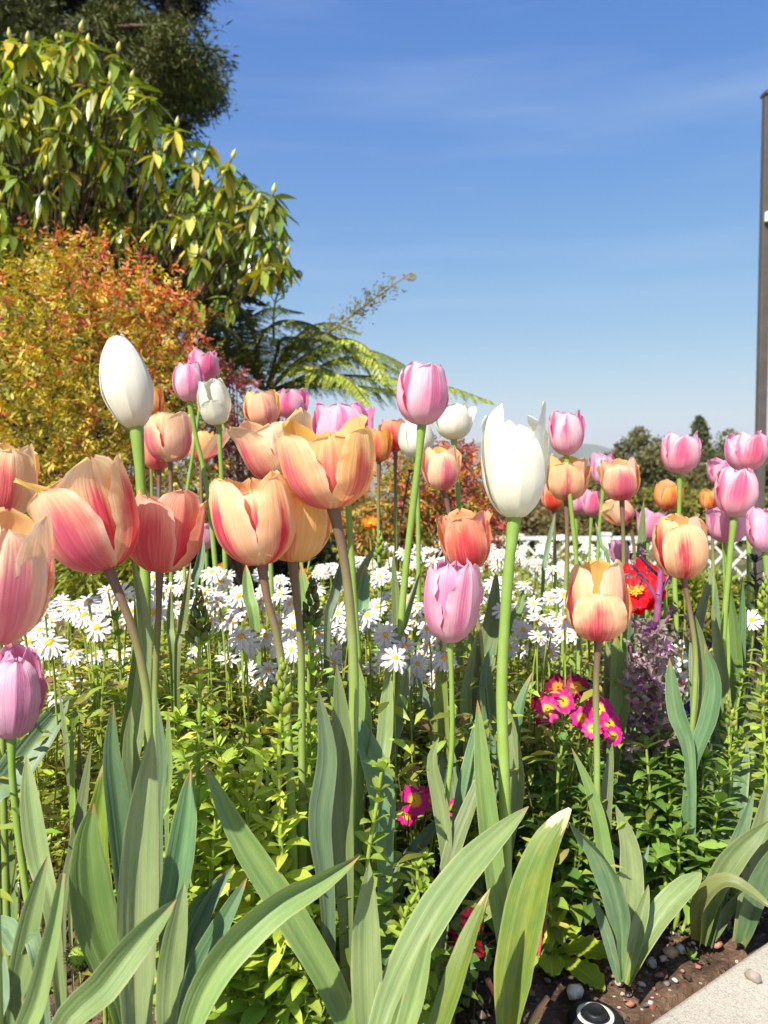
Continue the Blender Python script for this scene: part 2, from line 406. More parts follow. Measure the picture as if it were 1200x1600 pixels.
M_HILL = (lambda m: m.surf(m.mix(m.mr(m.noise(m.obj(), .004, 6, .6), .35, .65), C(74, 84, 54), C(112, 108, 72)), .95, spec=.1))(MT('hill_scrub'))
M_PATIO = plain('patio_paving', C(176, 168, 156), .85, 3, .12)
M_RUST = plain('redwood_needle', C(168, 86, 50), .7, 200, .3)
# ------------------------------------------------------------------ setting
def sstep(a, b, x):
    t = np.clip((x - a) / (b - a), 0, 1); return t * t * (3 - 2 * t)
def ground_h(x, y):
    h = -1.2 * sstep(3.1, 4.6, y) * sstep(.1, 1.3, x - 0.0)
    h = h - 1.2 * sstep(9, 16, y) * (1 - sstep(.1, 1.3, x))
    r = np.hypot(x, y)
    h = h - 12 * sstep(13, 70, y) - 45 * sstep(80, 900, r)
    return h
def build_setting():
    rr = np.concatenate([[0.02], np.geomspace(.35, 5600, 110)])
    an = np.linspace(0, 2 * math.pi, 145)
    X = rr[:, None] * np.sin(an); Y = rr[:, None] * np.cos(an)
    Z = ground_h(X, Y) - .045
    mb = MB().grid(np.stack([X, Y, Z], -1), flip=True)
    tag(mb.build('ground', M_GROUND), kind='structure')
    # soil of the bed, real lumps
    xs = np.linspace(-1.6, 2.2, 270); ys = np.linspace(.30, 3.2, 230)
    X, Y = np.meshgrid(xs, ys)
    from mathutils import noise
    Z = np.zeros_like(X)
    for i in range(X.shape[0]):
        for j in range(X.shape[1]):
            p = Vector((X[i, j], Y[i, j], 0))
            Z[i, j] = .006 * noise.noise(p * 9) + .006 * noise.noise(p * 28) + .005 * noise.noise(p * 70)
    edge = (X - .255) * .126 - (Y - .735) * .172       # >0 on the path side
    Z = np.where(edge > -.002, -.035, Z - .004)
    Z += ground_h(X, Y)
    tag(MB().grid(np.stack([X, Y, Z], -1)).build('flower_bed_soil', M_SOIL), kind='structure')
    # concrete path with a bevelled edge
    d = np.array([.172, .126]); d /= np.linalg.norm(d); nrmv = np.array([d[1], -d[0]])
    o = np.array([.255, .735]); prof = [(0.0, -.06), (0.0, .008), (.003, .0135), (.009, .016), (.6, .017), (1.2, .017), (4, .017)]
    V = []
    for s_ in np.linspace(-6, 5, 120):
        V.append([(o[0] + d[0] * s_ + nrmv[0] * a, o[1] + d[1] * s_ + nrmv[1] * a, z) for a, z in prof])
    tag(MB().grid(np.array(V)).build('concrete_path', M_CONC), kind='structure')
    # patio beyond the bed
    xs = np.linspace(1.5, 12, 12); ys = np.linspace(5.2, 10.8, 8); X, Y = np.meshgrid(xs, ys)
    tag(MB().grid(np.stack([X, Y, X * 0 - 1.215], -1)).build('patio', M_PATIO), kind='structure')
    # distant hills
    for nm, x0, x1, y0, hh, seed in (('hill', -900, 2600, 4200, 285, 3.3), ('hill', -4200, 4600, 5000, 150, 9.1)):
        xs = np.linspace(x0, x1, 90); ts = np.linspace(0, 1, 14); V = []
        for t in ts:
            row = []
            for x in xs:
                e = min(1, (x - x0) / 700, (x1 - x) / 700); e = max(e, 0)
                q = hh * (.70 + .34 * noise.fractal(Vector((x / 900, seed, 0)), 1.0, 2.0, 4)) * e
                row.append((x, y0 - 500 * (1 - t) + 60 * noise.noise(Vector((x / 300, t * 3, seed))), -58 + (q + 58) * t ** 1.3))
            V.append(row)
        tag(MB().grid(np.array(V)).build(nm, M_HILL), kind='structure')
build_setting()
# ------------------------------------------------------------------ tulip builders
EGG = [(.10, 0), (.40, .03), (.72, .14), (.94, .31), (1.0, .46), (.86, .67), (.53, .87), (.12, 1.0)]
CUP = [(.10, 0), (.40, .03), (.72, .14), (.93, .31), (1.0, .50), (.98, .70), (.91, .87), (.79, 1.0)]
OPN = [(.10, 0), (.42, .03), (.74, .15), (.93, .35), (1.02, .56), (1.10, .77), (1.19, .91), (1.28, .99)]
def profile(o):
    a, b, t = (EGG, CUP, o + 1) if o < 0 else (CUP, OPN, o)
    return np.array(a) * (1 - t) + np.array(b) * t
HV = [0, .08, .2, .35, .5, .65, .78, .88, .95, 1]
HROUND = [.24, .46, .72, .92, 1, .99, .92, .78, .56, .10]
HPOINT = [.22, .44, .74, .97, 1, .88, .68, .45, .25, .03]
def petal_mesh(Rm, H, o, phi, wid, lenk, rk, nv, nu, rng, curl=0., ruf=.0, point=.3, lean=0., edge=.0, fold=1.):
    s = np.linspace(0, 1, nv); v = 1 - (1 - s) ** 1.5
    pr = crv(profile(max(-1, min(1.2, o))), 40); cum = np.concatenate([[0], np.cumsum(np.linalg.norm(np.diff(pr, axis=0) * [Rm, H], axis=1))]); cum /= cum[-1]
    r = np.interp(v, cum, pr[:, 0]) * Rm * rk; z = np.interp(v, cum, pr[:, 1]) * H * lenk
    k = np.clip((v - .72) / .28, 0, 1) ** 2
    r = r + curl * Rm * k; z = z - abs(curl) * Rm * .35 * k
    r = r + lean * z
    hw = np.interp(v, HV, np.array(HROUND) * (1 - point) + np.array(HPOINT) * point) * Rm * wid
    u = np.linspace(-1, 1, nu)
    Rc = np.maximum(r, .45 * Rm) * 1.02
    ang = u[None] * (hw / Rc)[:, None]
    skew = rng.uniform(-.08, .08)
    rad_ = r[:, None] + Rc[:, None] * (np.cos(ang) - 1); tan_ = Rc[:, None] * np.sin(ang) + skew * (v[:, None] ** 2) * Rm
    ph = rng.uniform(0, 6.3); fr = rng.uniform(2.0, 3.4); ph2 = rng.uniform(0, 6.3)
    au = np.abs(u)[None]
    f1, f2, f3 = rng.uniform(.0, .035), rng.uniform(-.03, .03), rng.uniform(.25, .6)
    rad_ = rad_ + Rm * (.024 * np.exp(-(u[None] / .10) ** 2) * (1 - v[:, None]) ** .3 - f1 * fold * np.exp(-((au - .30) / .14) ** 2) * np.sin(v[:, None] * math.pi) + f2 * fold * np.exp(-((u[None] - f3 * np.sign(f2)) / .09) ** 2) * np.sin(v[:, None] ** 1.5 * math.pi))
    w1 = np.sin(2 * math.pi * fr * v[:, None] + ph + 1.2 * u[None]) * au ** 3
    w2 = np.sin(2 * math.pi * fr * 2.3 * v[:, None] + ph2 - 2 * u[None]) * au ** 5
    rad_ = rad_ + Rm * ruf * (w1 + .6 * w2) * np.clip(v[:, None] * 1.8, 0, 1)
    rad_ = rad_ + Rm * edge * au ** 4 * v[:, None]
    zz = z[:, None] + Rm * ruf * 1.0 * np.sin(u[None] * 7 + ph) * (np.clip(v - .7, 0, 1) / .3)[:, None] ** 2 + 0 * u[None]
    zz = zz - Rm * .05 * np.exp(-(u[None] / .12) ** 2) * np.clip((v[:, None] - .9) / .1, 0, 1) * (1 - point)
    er = np.array([math.cos(phi), math.sin(phi), 0]); et = np.array([-math.sin(phi), math.cos(phi), 0])
    V = rad_[..., None] * er + tan_[..., None] * et + zz[..., None] * np.array([0, 0, 1.])
    UV = np.stack([np.broadcast_to(u[None] * .5 + .5, ang.shape), np.broadcast_to(v[:, None], ang.shape)], -1)
    return V, UV
def head(parent, base, tip, Rm, kind, o, phi0, near, opt):
    rng = random.Random(hash((round(base[0] * 1e4), round(base[2] * 1e4), kind)) & 0xffff)
    ax = Vector(tip) - Vector(base); H = ax.length; ax.normalize()
    if 'fwd' in opt: ax = (ax + Vector((0, -opt['fwd'], 0))).normalized()
    q = Vector((0, 0, 1)).rotation_difference(ax).to_matrix()
    Mx = np.array(q)
    nv, nu = ((26, 25), (16, 15), (12, 11))[near]
    wid = opt.get('wid', .98); pt = opt.get('pt', .06 if kind in ('flamed', 'peach', 'apricot', 'salmon', 'orange') else .3)
    ruf = opt.get('ruf', .035); curls = opt.get('curls', {}); opens = opt.get('opens', {}); lens = opt.get('lens', {}); leans = opt.get('leans', {})
    for ring in (1, 0):                       # inner first, then outer
        for k in range(3):
            i = k + 3 * ring
            phi = phi0 + k * 2 * math.pi / 3 + ring * math.pi / 3 + rng.uniform(-.10, .10)
            ok = o + opens.get(i, rng.uniform(-.12, .14)) - .08 * ring
            lk = (1.0 if ring else opt.get('outlen', .93)) * lens.get(i, rng.uniform(.95, 1.03))
            V, UV = petal_mesh(Rm, H, ok, phi, wid * (.92 if ring else 1.0), lk, .86 if ring else 1.0, nv, nu, rng,
                               curls.get(i, rng.uniform(-.06, .10) + opt.get('curl', 0)), ruf, pt, leans.get(i, rng.uniform(-.02, .04)), opt.get('edge', .05), opt.get('fold', 1.))
            V = V @ Mx.T + np.array(base)
            MB().grid(V, UV).build('petal', PET[kind], parent)
    if o > .25 or opt.get('stam'):
        mb = MB(); b = np.array(base); 
        mb.tube([b + Mx @ (0, 0, H * .04), b + Mx @ (0, 0, H * .32)], [Rm * .14, Rm * .11], 6)
        mb.tube([b + Mx @ (0, 0, H * .32), b + Mx @ (0, 0, H * .38)], [Rm * .2, Rm * .16], 6)
        mb.build('pistil', M_PISTIL, parent)
        mb = MB()
        for k in range(6):
            a = phi0 + k * math.pi / 3; e = np.array([math.cos(a), math.sin(a), 0])
            mb.tube([b + Mx @ (e * Rm * .12 + (0, 0, H * .05)), b + Mx @ (e * Rm * .34 + (0, 0, H * .26)), b + Mx @ (e * Rm * .40 + (0, 0, H * .42))], [Rm * .02, Rm * .02, Rm * .06], 5, n=5)
        mb.build('stamens', M_STAMEN, parent)
def blade(parent, pts, wpx, mat=None, D0=None, D1=None, tw=(0., 0.), fold=.35, ground=True, prof=None, wav=.07, name='leaf', nseg=30):
    """strap leaf: pts photo pixels base->tip with depth from D0 to D1"""
    n = len(pts); D1 = D0 if D1 is None else D1
    W = []
    for i, p in enumerate(pts):
        d = p[2] if len(p) > 2 else D0 + (D1 - D0) * i / (n - 1)
        W.append(at(p[0], p[1], d))
    wr = wpx * .9 * (D0 + D1) / 2 / F; fold = fold * 1.3
    vis = 0.0
    if ground and W[0].z > .02:
        e = W[1] - W[0]; b = W[0]
        k = min(b.z / max(e.z, .02), 1.2) * .55
        g = Vector((b.x - e.x * k * .6, b.y - e.y * k * .4 + .01, -.01))
        tot = sum((W[i + 1] - W[i]).length for i in range(n - 1)); vis = (g - b).length / ((g - b).length + tot)
        W = [g] + W
    P = crv([tuple(x) for x in W], nseg)
    t = np.linspace(0, 1, nseg)
    tt = np.clip((t - vis) / (1 - vis), 0, 1)
    prof = prof or [(0, .62), (.25, .90), (.48, 1), (.7, .86), (.86, .54), (.95, .25), (1, .02)]
    hw = np.interp(tt, [a for a, b in prof], [b for a, b in prof]) * wr / 2
    hw = hw * np.where(t < vis, .45 + .55 * (t / max(vis, 1e-6)), 1)
    T = nrm(np.gradient(P, axis=0))
    view = nrm(np.array([0, 0, CAMZ]) - P[len(P) // 2])          # one fixed facing for the whole leaf
    S = nrm(np.cross(T, view[None])); N = nrm(np.cross(S, T))
    # twist
    tm_ = R.uniform(-.22, .22); an = np.interp(t, [0, .55, 1], (tw[0], (tw[0] + tw[1]) / 2 + tm_, tw[1] + R.uniform(-.2, .2)))[:, None]
    S, N = S * np.cos(an) + N * np.sin(an), N * np.cos(an) - S * np.sin(an)
    u = np.linspace(-1, 1, 13); ph = R.uniform(0, 6)
    fo = np.interp(t, [0, .15, .6, 1], [2.4, 1.5, 1, 1.2]) * fold
    shape = np.abs(u) ** 1.5 * .8 + .2 * np.abs(u)
    wv = wav * np.sin(t * 13 + ph)[:, None] * np.abs(u)[None] ** 2 * np.sign(u)[None]
    V = P[:, None] + S[:, None] * (u[None] * hw[:, None] * np.cos(fo * .6)[:, None])[..., None] + N[:, None] * (hw[:, None] * (shape[None] * np.sin(fo)[:, None] + wv) + (.0012 * np.cos(u * 15) - .0018 * np.exp(-(u / .13) ** 2))[None] * (hw / .02)[:, None])[..., None]
    UV = np.stack([np.broadcast_to(u * .5 + .5, V.shape[:2]), np.broadcast_to(t[:, None], V.shape[:2])], -1)
    return MB().grid(V, UV).build(name, mat or M_BLADE, parent)
def stem(parent, W, r, mat, name='stem'):
    """W: world points from the head down; closes on the ground"""
    W = [Vector(x) for x in W]
    if W[-1].z > .02:
        e = W[-1] - W[-2]; k = W[-1].z / max(-e.z, .02)
        g = W[-1] + Vector((e.x * min(k, 2) * .6, 0, 0)); W.append(Vector((g.x, g.y + .004, ground_h(g.x, g.y) - .01)))
    P = [tuple(x) for x in W[::-1]]
    P = [P[0]] + [tuple(np.array(q) + NR.normal(0, .0012, 3)) for q in P[1:-1]] + [P[-1]]
    rr_ = np.interp(np.linspace(0, 1, 30), [0, .5, .93, 1], [1.12, .98, .88, 1.25]) * r * (1 + NR.normal(0, .025, 30))
    mb = MB().tube(crv(P, 30), rr_, 9)
    mb.build(name, mat, parent); return W[-1]
TUL = {}
def tulip(key, label, kind, base, tip, wpx, D, o=0., phi=0., st=None, sr=None, purple=None, leaves=1, group=None, **opt):
    hp = at(base[0], base[1], D); tp = at(tip[0], tip[1], D + opt.get('dD', 0))
    prf = profile(max(-1, min(1.2, o)))[:, 0].max()
    Rm = wpx * D / F / 2 / max(1.0, prf) * 1.0
    W = [at(p[0], p[1], p[2] if len(p) > 2 else D) for p in (st or [(base[0] + (base[0] - tip[0]) * .3, base[1] + 160)])]
    near = 0 if D < .92 else (1 if D < 1.35 else 2)
    lastx, lasty = W[-1].x, W[-1].y
    t = empty('tulip', (lastx, lasty, float(ground_h(lastx, lasty))), label, 'tulip', group)
    TUL[key] = t
    head(t, hp, tp, Rm, kind, o, phi, near, opt)
    if purple is None: purple = kind in ('flamed', 'peach', 'apricot', 'salmon', 'orange')
    r = (sr * D / F / 2) if sr else .0038
    ax = (Vector(tp) - Vector(hp)).normalized()
    stem(t, [Vector(hp) + ax * Rm * .06] + W, r, M_STEMP if purple else M_STEM)
    for k in range(leaves if leaves is not True else 2):          # its own basal leaves
        gx, gy = lastx, lasty
        a = R.uniform(0, 6.28); h = R.uniform(.16, .27); lx = .05 * math.cos(a); ly = .05 * math.sin(a)
        g0 = Vector((gx + .01 * math.cos(a), gy + .01 * math.sin(a), 0)); b = px_of(g0)
        q1 = px_of((gx + lx * .5, gy + ly * .5, h * .5)); q2 = px_of((gx + lx, gy + ly, h))
        d2 = gy + ly
        blade(t, [(b[0], b[1], gy), (q1[0], q1[1], gy + ly * .5), (q2[0], q2[1], d2)], R.uniform(.020, .032) * F / gy, R.choice([M_BLADE, M_BLADEB]), gy, d2, tw=(R.uniform(-.7, .7), R.uniform(-1, 1)), fold=.4, nseg=16)
    return t
PINKS = 'pink tulips'
# --- front row
tulip(1, 'nearest peach tulip, blurred, cut off by the picture edge above the lilac tulip', 'peach', (-14, 1004), (16, 797), 158, .50, -.1, rad(-60), [(-14, 1150), (-10, 1400)], sr=20, leaves=0)
tulip(2, 'peach tulip half out of view just above the blurred nearest tulip', 'peach', (0, 812), (10, 692), 100, .80, -.05, rad(-55), [(0, 1000), (5, 1250)], sr=11, leaves=1)
tulip(3, 'wide open peach tulip with rose flame and pointed flaring petals on a leaning stem', 'flamed', (170, 889), (108, 724), 146, .67, .30, rad(-112), [(205, 975), (225, 1060), (231, 1150), (226, 1400)], sr=15, leaves=0,
      opens={3: .5, 4: -.1, 5: .35}, leans={0: .02}, curls={5: .25, 3: .2}, lens={0: .86, 5: 1.06})
tulip(4, 'deep salmon red tulip with yellow edged petals beside the wide open peach tulip', 'salmon', (249, 893), (263, 764), 117, .76, .12, rad(-106), [(248, 960), (244, 1070), (244, 1250)], sr=11, leaves=1, outlen=.88)
tulip(5, 'plump peach cup tulip with a bright rose side, low on a short brown stem', 'flamed', (409, 882), (388, 738), 126, .71, .06, rad(-142), [(420, 940), (440, 1018), (452, 1180)], sr=14, leaves=0, outlen=.95, lens={3: .8})
tulip(6, 'peach tulip hidden partly behind the plump peach cup tulip', 'apricot', (456, 877), (468, 752), 112, .76, .1, rad(-85), [(463, 930), (468, 1000), (470, 1150)], sr=13, leaves=1)
tulip(7, 'largest open apricot tulip at the centre of the peach cluster on a stout stem', 'apricot', (520, 794), (505, 650), 140, .72, .34, rad(-148), [(536, 860), (546, 940), (549, 1080), (547, 1330)], sr=17, leaves=0, outlen=.88, lens={3: .78, 4: 1.0, 5: 1.02}, opens={5: .3, 0: .1})
tulip(8, 'peach tulip with flared yellow edged petals behind the largest apricot tulip', 'peach', (446, 752), (418, 644), 112, .86, .42, rad(-150), [(462, 900), (470, 1100)], sr=12, opens={0: .4}, outlen=.9, lens={3: .8})
tulip(9, 'small peach tulip just above the flared peach tulip beside a ruffled pink one', 'apricot', (412, 668), (406, 612), 55, 1.15, .1, rad(-80), [(425, 900)], sr=8)
tulip(10, 'ruffled pink tulip against the fern fronds beside a small peach tulip', 'pink', (456, 655), (458, 607), 50, 1.35, .2, rad(-90), [(470, 900)], sr=7, ruf=.09)
tulip(11, 'broad pink tulip rising behind the largest apricot tulip', 'pink', (540, 722), (533, 626), 92, .92, .12, rad(-95), [(556, 950), (560, 1100)], sr=11, ruf=.05, opens={1: .5}, lens={0: .98})
tulip(12, 'tall closed white egg shaped tulip leaning in front of the orange bush', 'white', (214, 669), (181, 522), 77, .80, -1.0, rad(-85), [(222, 770), (226, 880), (230, 1010), (240, 1250)], sr=18, leaves=0, ruf=.02, wid=1.05, outlen=1.0, lens={0: .97, 1: 1.0, 2: .98}, pt=.6, curl=-.02, fold=.3)
tulip(13, 'small half open white tulip showing pale stamens inside', 'white', (342, 663), (330, 590), 50, 1.15, -.35, rad(-90), [(346, 760), (356, 950)], sr=8, leaves=1, stam=1, opens={0: 1.0, 1: -.1, 2: -.1}, lens={0: .62}, fwd=.25)
tulip(14, 'pink tulip nearly touching the half open white tulip', 'rosewhite', (296, 628), (295, 566), 48, 1.22, -.25, rad(-80), [(309, 680), (326, 770), (340, 950)], sr=8)
tulip(15, 'ruffled pink tulip topmost of the pair beside the orange bush', 'pink', (318, 598), (318, 548), 46, 1.45, .05, rad(-60), [(304, 700), (290, 800), (290, 950)], sr=6, ruf=.08)
tulip(16, 'small orange tulip peeking out from behind the closed white tulip', 'orange', (234, 658), (237, 602), 40, 1.60, -.1, rad(-90), [(240, 900)], sr=6)
tulip(17, 'peach tulip with red striped petals and spread tips below the closed white tulip', 'peach', (266, 722), (260, 646), 74, 1.12, .30, rad(-148), [(268, 790), (270, 950)], sr=7, opens={4: .5}, outlen=.97)
tulip(18, 'salmon tulip tucked low behind the red striped peach tulip', 'salmon', (249, 734), (240, 672), 52, 1.30, -.2, rad(-85), [(251, 800), (254, 950)], sr=7)
tulip(19, 'small peach tulip with one fallen petal beneath it, between two green stems', 'apricot', (314, 722), (315, 670), 42, 1.55, -.1, rad(-95), [(316, 900)], sr=6, opens={3: 1.2}, leans={3: .7})
tulip(20, 'tall pink tulip with magenta blotch standing alone against the sky', 'rosewhite', (659, 664), (661, 569), 78, .93, .0, rad(-70), [(653, 720), (644, 790), (634, 880), (625, 980), (618, 1150)], sr=12, leaves=0, ruf=.045, outlen=.95)
tulip(21, 'smooth white cup tulip behind the stem of the tall pink tulip', 'white', (650, 716), (650, 654), 55, 1.35, -.3, rad(-60), [(653, 800), (654, 950)], sr=8, ruf=.01)
tulip(22, 'red salmon tulip half hidden behind the smooth white cup tulip', 'salmon', (618, 706), (612, 654), 42, 1.55, .05, rad(-100), [(618, 850), (620, 950)], sr=6)
tulip(23, 'small orange tulip with loose yellow petals on a dark stem', 'orange', (592, 722), (594, 670), 40, 1.50, .25, rad(-110), [(592, 800), (593, 950)], sr=6)
tulip(24, 'wide white tulip with one petal flicked outward like a spout', 'white', (709, 687), (708, 628), 58, 1.25, .15, rad(-90), [(714, 790), (718, 950)], sr=8, pt=.6, opens={4: 1.2, 1: .6}, curls={4: .8}, ruf=.03)
tulip(25, 'peach tulip with rose striped petals below the spouted white tulip', 'peach', (691, 766), (687, 698), 58, 1.18, .2, rad(-90), [(700, 800), (712, 900), (716, 1000)], sr=8, pt=.4)
tulip(26, 'red peach tulip with ruffled rolled rim above the pale lilac tulip', 'salmon', (733, 891), (722, 798), 78, .95, .15, rad(-95), [(745, 960), (752, 1060)], sr=9, ruf=.07, curl=.14, outlen=.98)
tulip(27, 'lilac pink tulip with withered crumpled rim standing before the daisies', 'lilac', (703, 1003), (708, 876), 86, .78, .05, rad(-50), [(705, 1080), (704, 1170), (702, 1260), (700, 1330)], sr=9, leaves=0, ruf=.10, purple=False, pt=.45, curl=-.12, outlen=.97)
tulip(28, 'largest white lily like tulip with curled petal tips and thick green stem', 'white', (804, 809), (803, 626), 100, .76, -.12, rad(-92), [(798, 870), (789, 950), (785, 1080), (788, 1230), (790, 1330)], sr=19, leaves=0, wid=.92, pt=.95, ruf=.015, outlen=1.0, opens={0: -.1, 1: .25, 2: .1, 3: .42, 4: .35, 5: .12}, curls={0: -.15, 1: -.4, 5: -.3, 3: .02, 2: .1}, lens={0: .80, 1: .92, 2: .9, 3: .98, 4: .86, 5: 1.0}, fold=.35)
tulip(29, 'pink and white tulip beside the largest white tulip, high against the sky', 'rosewhite', (885, 711), (884, 641), 53, 1.18, .05, rad(-90), [(893, 790), (900, 880), (903, 1000)], sr=8)
tulip(30, 'apricot tulip behind the stem of the pink and white tulip', 'apricot', (885, 782), (889, 711), 66, 1.20, .35, rad(-110), [(883, 870), (880, 1000)], sr=8, outlen=.84)
tulip(31, 'small salmon tulip low beside the largest white tulip', 'salmon', (866, 798), (860, 752), 38, 1.55, -.1, rad(-90), [(867, 860), (868, 980)], sr=6)
tulip(32, 'small pink tulip half hidden behind an apricot tulip near the far trees', 'pink', (943, 758), (940, 706), 38, 1.55, .15, rad(-90), [(935, 850), (930, 980)], sr=6)
tulip(33, 'apricot tulip with red flame and flared petal on a thin purple stem', 'flamed', (972, 782), (966, 713), 60, 1.18, .35, rad(-105), [(974, 840), (975, 900), (976, 1010)], sr=7, outlen=.86)
tulip(34, 'faded lilac tulip low behind the apricot tulip and its crossing stem', 'lilac', (900, 804), (900, 768), 40, 1.70, .3, rad(-90), [(902, 900)], sr=6)
tulip(35, 'peach tulip tilted on its side below the apricot tulip with red flame', 'peach', (984, 815), (950, 784), 44, 1.50, .3, rad(-90), [(990, 860), (992, 960)], sr=6)
tulip(36, 'lilac tulip with one bent petal hidden by the pale peach tulip', 'lilac', (1012, 845), (1022, 796), 42, 1.45, .2, rad(-90), [(1010, 900), (1008, 1000)], sr=6, opens={2: .9})
tulip(37, 'small lilac tulip seen through stems in front of the white railing', 'lilac', (970, 884), (966, 844), 30, 1.60, .1, rad(-90), [(972, 960)], sr=5)
tulip(38, 'pink tulip standing clear against the distant trees', 'rosewhite', (1062, 740), (1064, 676), 58, 1.22, .15, rad(-90), [(1060, 800), (1056, 900), (1054, 1010)], sr=8, ruf=.04)
tulip(39, 'orange tulip crossed by the stem of the clear pink tulip', 'orange', (1042, 796), (1048, 749), 44, 1.45, .15, rad(-80), [(1040, 860), (1038, 1000)], sr=6, outlen=.85)
tulip(40, 'pale peach tulip with a broad rose flame above the purple kale', 'flamed', (1068, 903), (1060, 800), 82, .95, -.02, rad(-100), [(1078, 960), (1086, 1030), (1083, 1140), (1078, 1220)], sr=9, leaves=0, outlen=.88)
tulip(41, 'peach tulip with a crimson flame alone in front of the red poppy', 'flamed', (935, 1000), (932, 873), 98, .83, .02, rad(-104), [(932, 1080), (930, 1180), (938, 1290), (955, 1400), (978, 1530)], sr=11, leaves=0, outlen=.80, lens={0: .78, 1: .86, 3: 1.0})
tulip(42, 'pink and white tulip before the brown post, topmost of its cluster', 'rosewhite', (1166, 736), (1164, 674), 60, 1.28, .15, rad(-70), [(1170, 850), (1172, 1000)], sr=8, ruf=.05)
tulip(43, 'pink tulip with a tongue like petal sticking out, tucked behind its cluster', 'pink', (1128, 759), (1124, 716), 40, 1.48, .2, rad(-90), [(1132, 860), (1134, 1000)], sr=6, opens={5: 1.4}, ruf=.07)
tulip(44, 'rose pink tulip with a dark rim lowest of the pink cluster by the post', 'rosewhite', (1147, 808), (1154, 730), 62, 1.12, -.12, rad(-100), [(1140, 880), (1131, 990), (1128, 1100), (1130, 1170)], sr=10, leaves=2, ruf=.05, outlen=.97)
tulip(45, 'small orange tulip peeping out behind the rose pink tulip', 'orange', (1112, 799), (1108, 764), 32, 1.58, .1, rad(-90), [(1114, 870), (1116, 980)], sr=6)
tulip(46, 'loose lilac tulip with splayed petals under the rose pink tulip', 'lilac', (1134, 848), (1138, 792), 62, 1.20, .45, rad(-90), [(1138, 930), (1140, 1060)], sr=8, opens={4: .8, 5: .6}, leaves=2)
tulip(47, 'withering pale lilac tulip cut by the picture edge above the dark lily stalk', 'lilac', (1196, 862), (1188, 792), 50, 1.02, -.1, rad(-90), [(1200, 950), (1204, 1100)], sr=9, ruf=.08)
tulip(48, 'crumpled lilac pink tulip beside the blurred nearest peach tulip, near the ground', 'lilac', (18, 1152), (26, 1012), 90, .72, -.3, rad(-60), [(20, 1210), (30, 1300), (44, 1400), (50, 1470)], sr=13, leaves=0, ruf=.10, purple=False, curl=-.1)
tulip(49, 'drooping faded lilac tulip under the salmon red tulip', 'lilac', (322, 858), (315, 816), 34, 1.25, .2, rad(-90), [(324, 920), (326, 1000)], sr=6, curl=.3)
tulip(50, 'bright pink tulip low before the trees beside the faded lilac tulip', 'pink', (924, 806), (928, 764), 34, 1.62, .1, rad(-90), [(922, 870), (920, 990)], sr=5)
# ------------------------------------------------------------------ tulip leaves set by hand
def plant(label, x, y):
    g = at(x, y, min(Dg(y) if y > 1000 else .8, .9)); return empty('tulip_plant', (g.x, g.y, 0), label, 'tulip plant')
t3, t4, t5, t7 = TUL[3], TUL[4], TUL[5], TUL[7]
B = blade
B(t3, [(215, 1640), (212, 1480), (218, 1300), (238, 1142)], 74, M_BLADE, .58, .60, (.1, -.2), .35)
B(t3, [(195, 1580), (152, 1440), (138, 1330), (146, 1254)], 78, M_BLADE, .61, .60, (-.15, .1), .3)
B(t3, [(205, 1480), (190, 1300), (176, 1180), (177, 1098)], 46, M_BLADEB, .64, .64, (-.3, .2), .4)
B(t3, [(225, 1400), (215, 1250), (205, 1170), (205, 1104)], 40, M_BLADE, .66, .66, (.3, .1), .4)
B(t3, [(168, 1450), (150, 1330), (160, 1240), (165, 1185)], 44, M_BLADEY, .68, .70, (.2, .2), .3)
B(t4, [(262, 1460), (276, 1370), (290, 1280), (298, 1202)], 54, M_BLADEB, .66, .68, (-.5, .3), .4)
B(t4, [(250, 1300), (256, 1200), (245, 1088)], 24, M_BLADEB, .70, .70, (.2, .5), .4)
B(t4, [(262, 1300), (266, 1200), (263, 1105)], 17, M_BLADE, .72, .72, (.8, .5), .4)
B(TUL[12], [(200, 1260), (214, 1130), (224, 990), (204, 858)], 31, M_BLADE, .76, .76, (.2, -.4), .4)
B(TUL[12], [(192, 1200), (204, 1100), (214, 1010), (210, 930)], 22, M_BLADE, .80, .80, (.2, -.4), .4)
B(TUL[12], [(276, 1060), (284, 980), (298, 878)], 17, M_BLADEY, .85, .88, (.2, -.4), .4)
B(TUL[12], [(270, 1060), (264, 980), (266, 918)], 17, M_BLADE, .86, .88, (.2, -.4), .4)
# bottom clump without a flower
c1 = plant('flowerless tulip clump of broad grey green leaves nearest the camera beside the hairy poppy bud', 120, 1640)
B(c1, [(80, 1660), (165, 1540), (225, 1462), (276, 1404)], 66, M_BLADE, .50, .56, (.25, -.1), .55)
B(c1, [(30, 1680), (60, 1560), (84, 1450), (98, 1364)], 46, M_BLADE, .50, .52, (.4, .1), .6, prof=[(0, .8), (.3, 1), (.6, .85), (.85, .5), (1, .25)])
B(c1, [(15, 1620), (32, 1520), (52, 1420), (74, 1338)], 44, M_BLADE, .55, .58, (-.4, .1), .4)
B(c1, [(60, 1500), (30, 1480), (10, 1450), (-20, 1440)], 40, M_BLADEB, .56, .60, (.4, .1), .4)
B(c1, [(-10, 1640), (0, 1560), (5, 1490)], 34, M_BLADEB, .53, .56, (.4, .1), .4)
B(TUL[48], [(84, 1440), (62, 1340), (48, 1250), (42, 1180)], 42, M_BLADE, .66, .70, (-.1, .3), .35)
B(TUL[48], [(-30, 1290), (20, 1210), (70, 1140), (108, 1092)], 62, M_BLADEB, .76, .84, (.2, .1), .35)
B(TUL[48], [(110, 1400), (118, 1300), (104, 1150), (90, 1062)], 15, M_BLADE, .80, .80, (.2, .9), .4)
B(TUL[48], [(118, 1400), (116, 1250), (113, 1110)], 15, M_STEM, .78, .78, (.2, .9), .5)
B(TUL[48], [(135, 1400), (128, 1250), (124, 1118)], 15, M_BLADE, .79, .79, (.2, .9), .4)
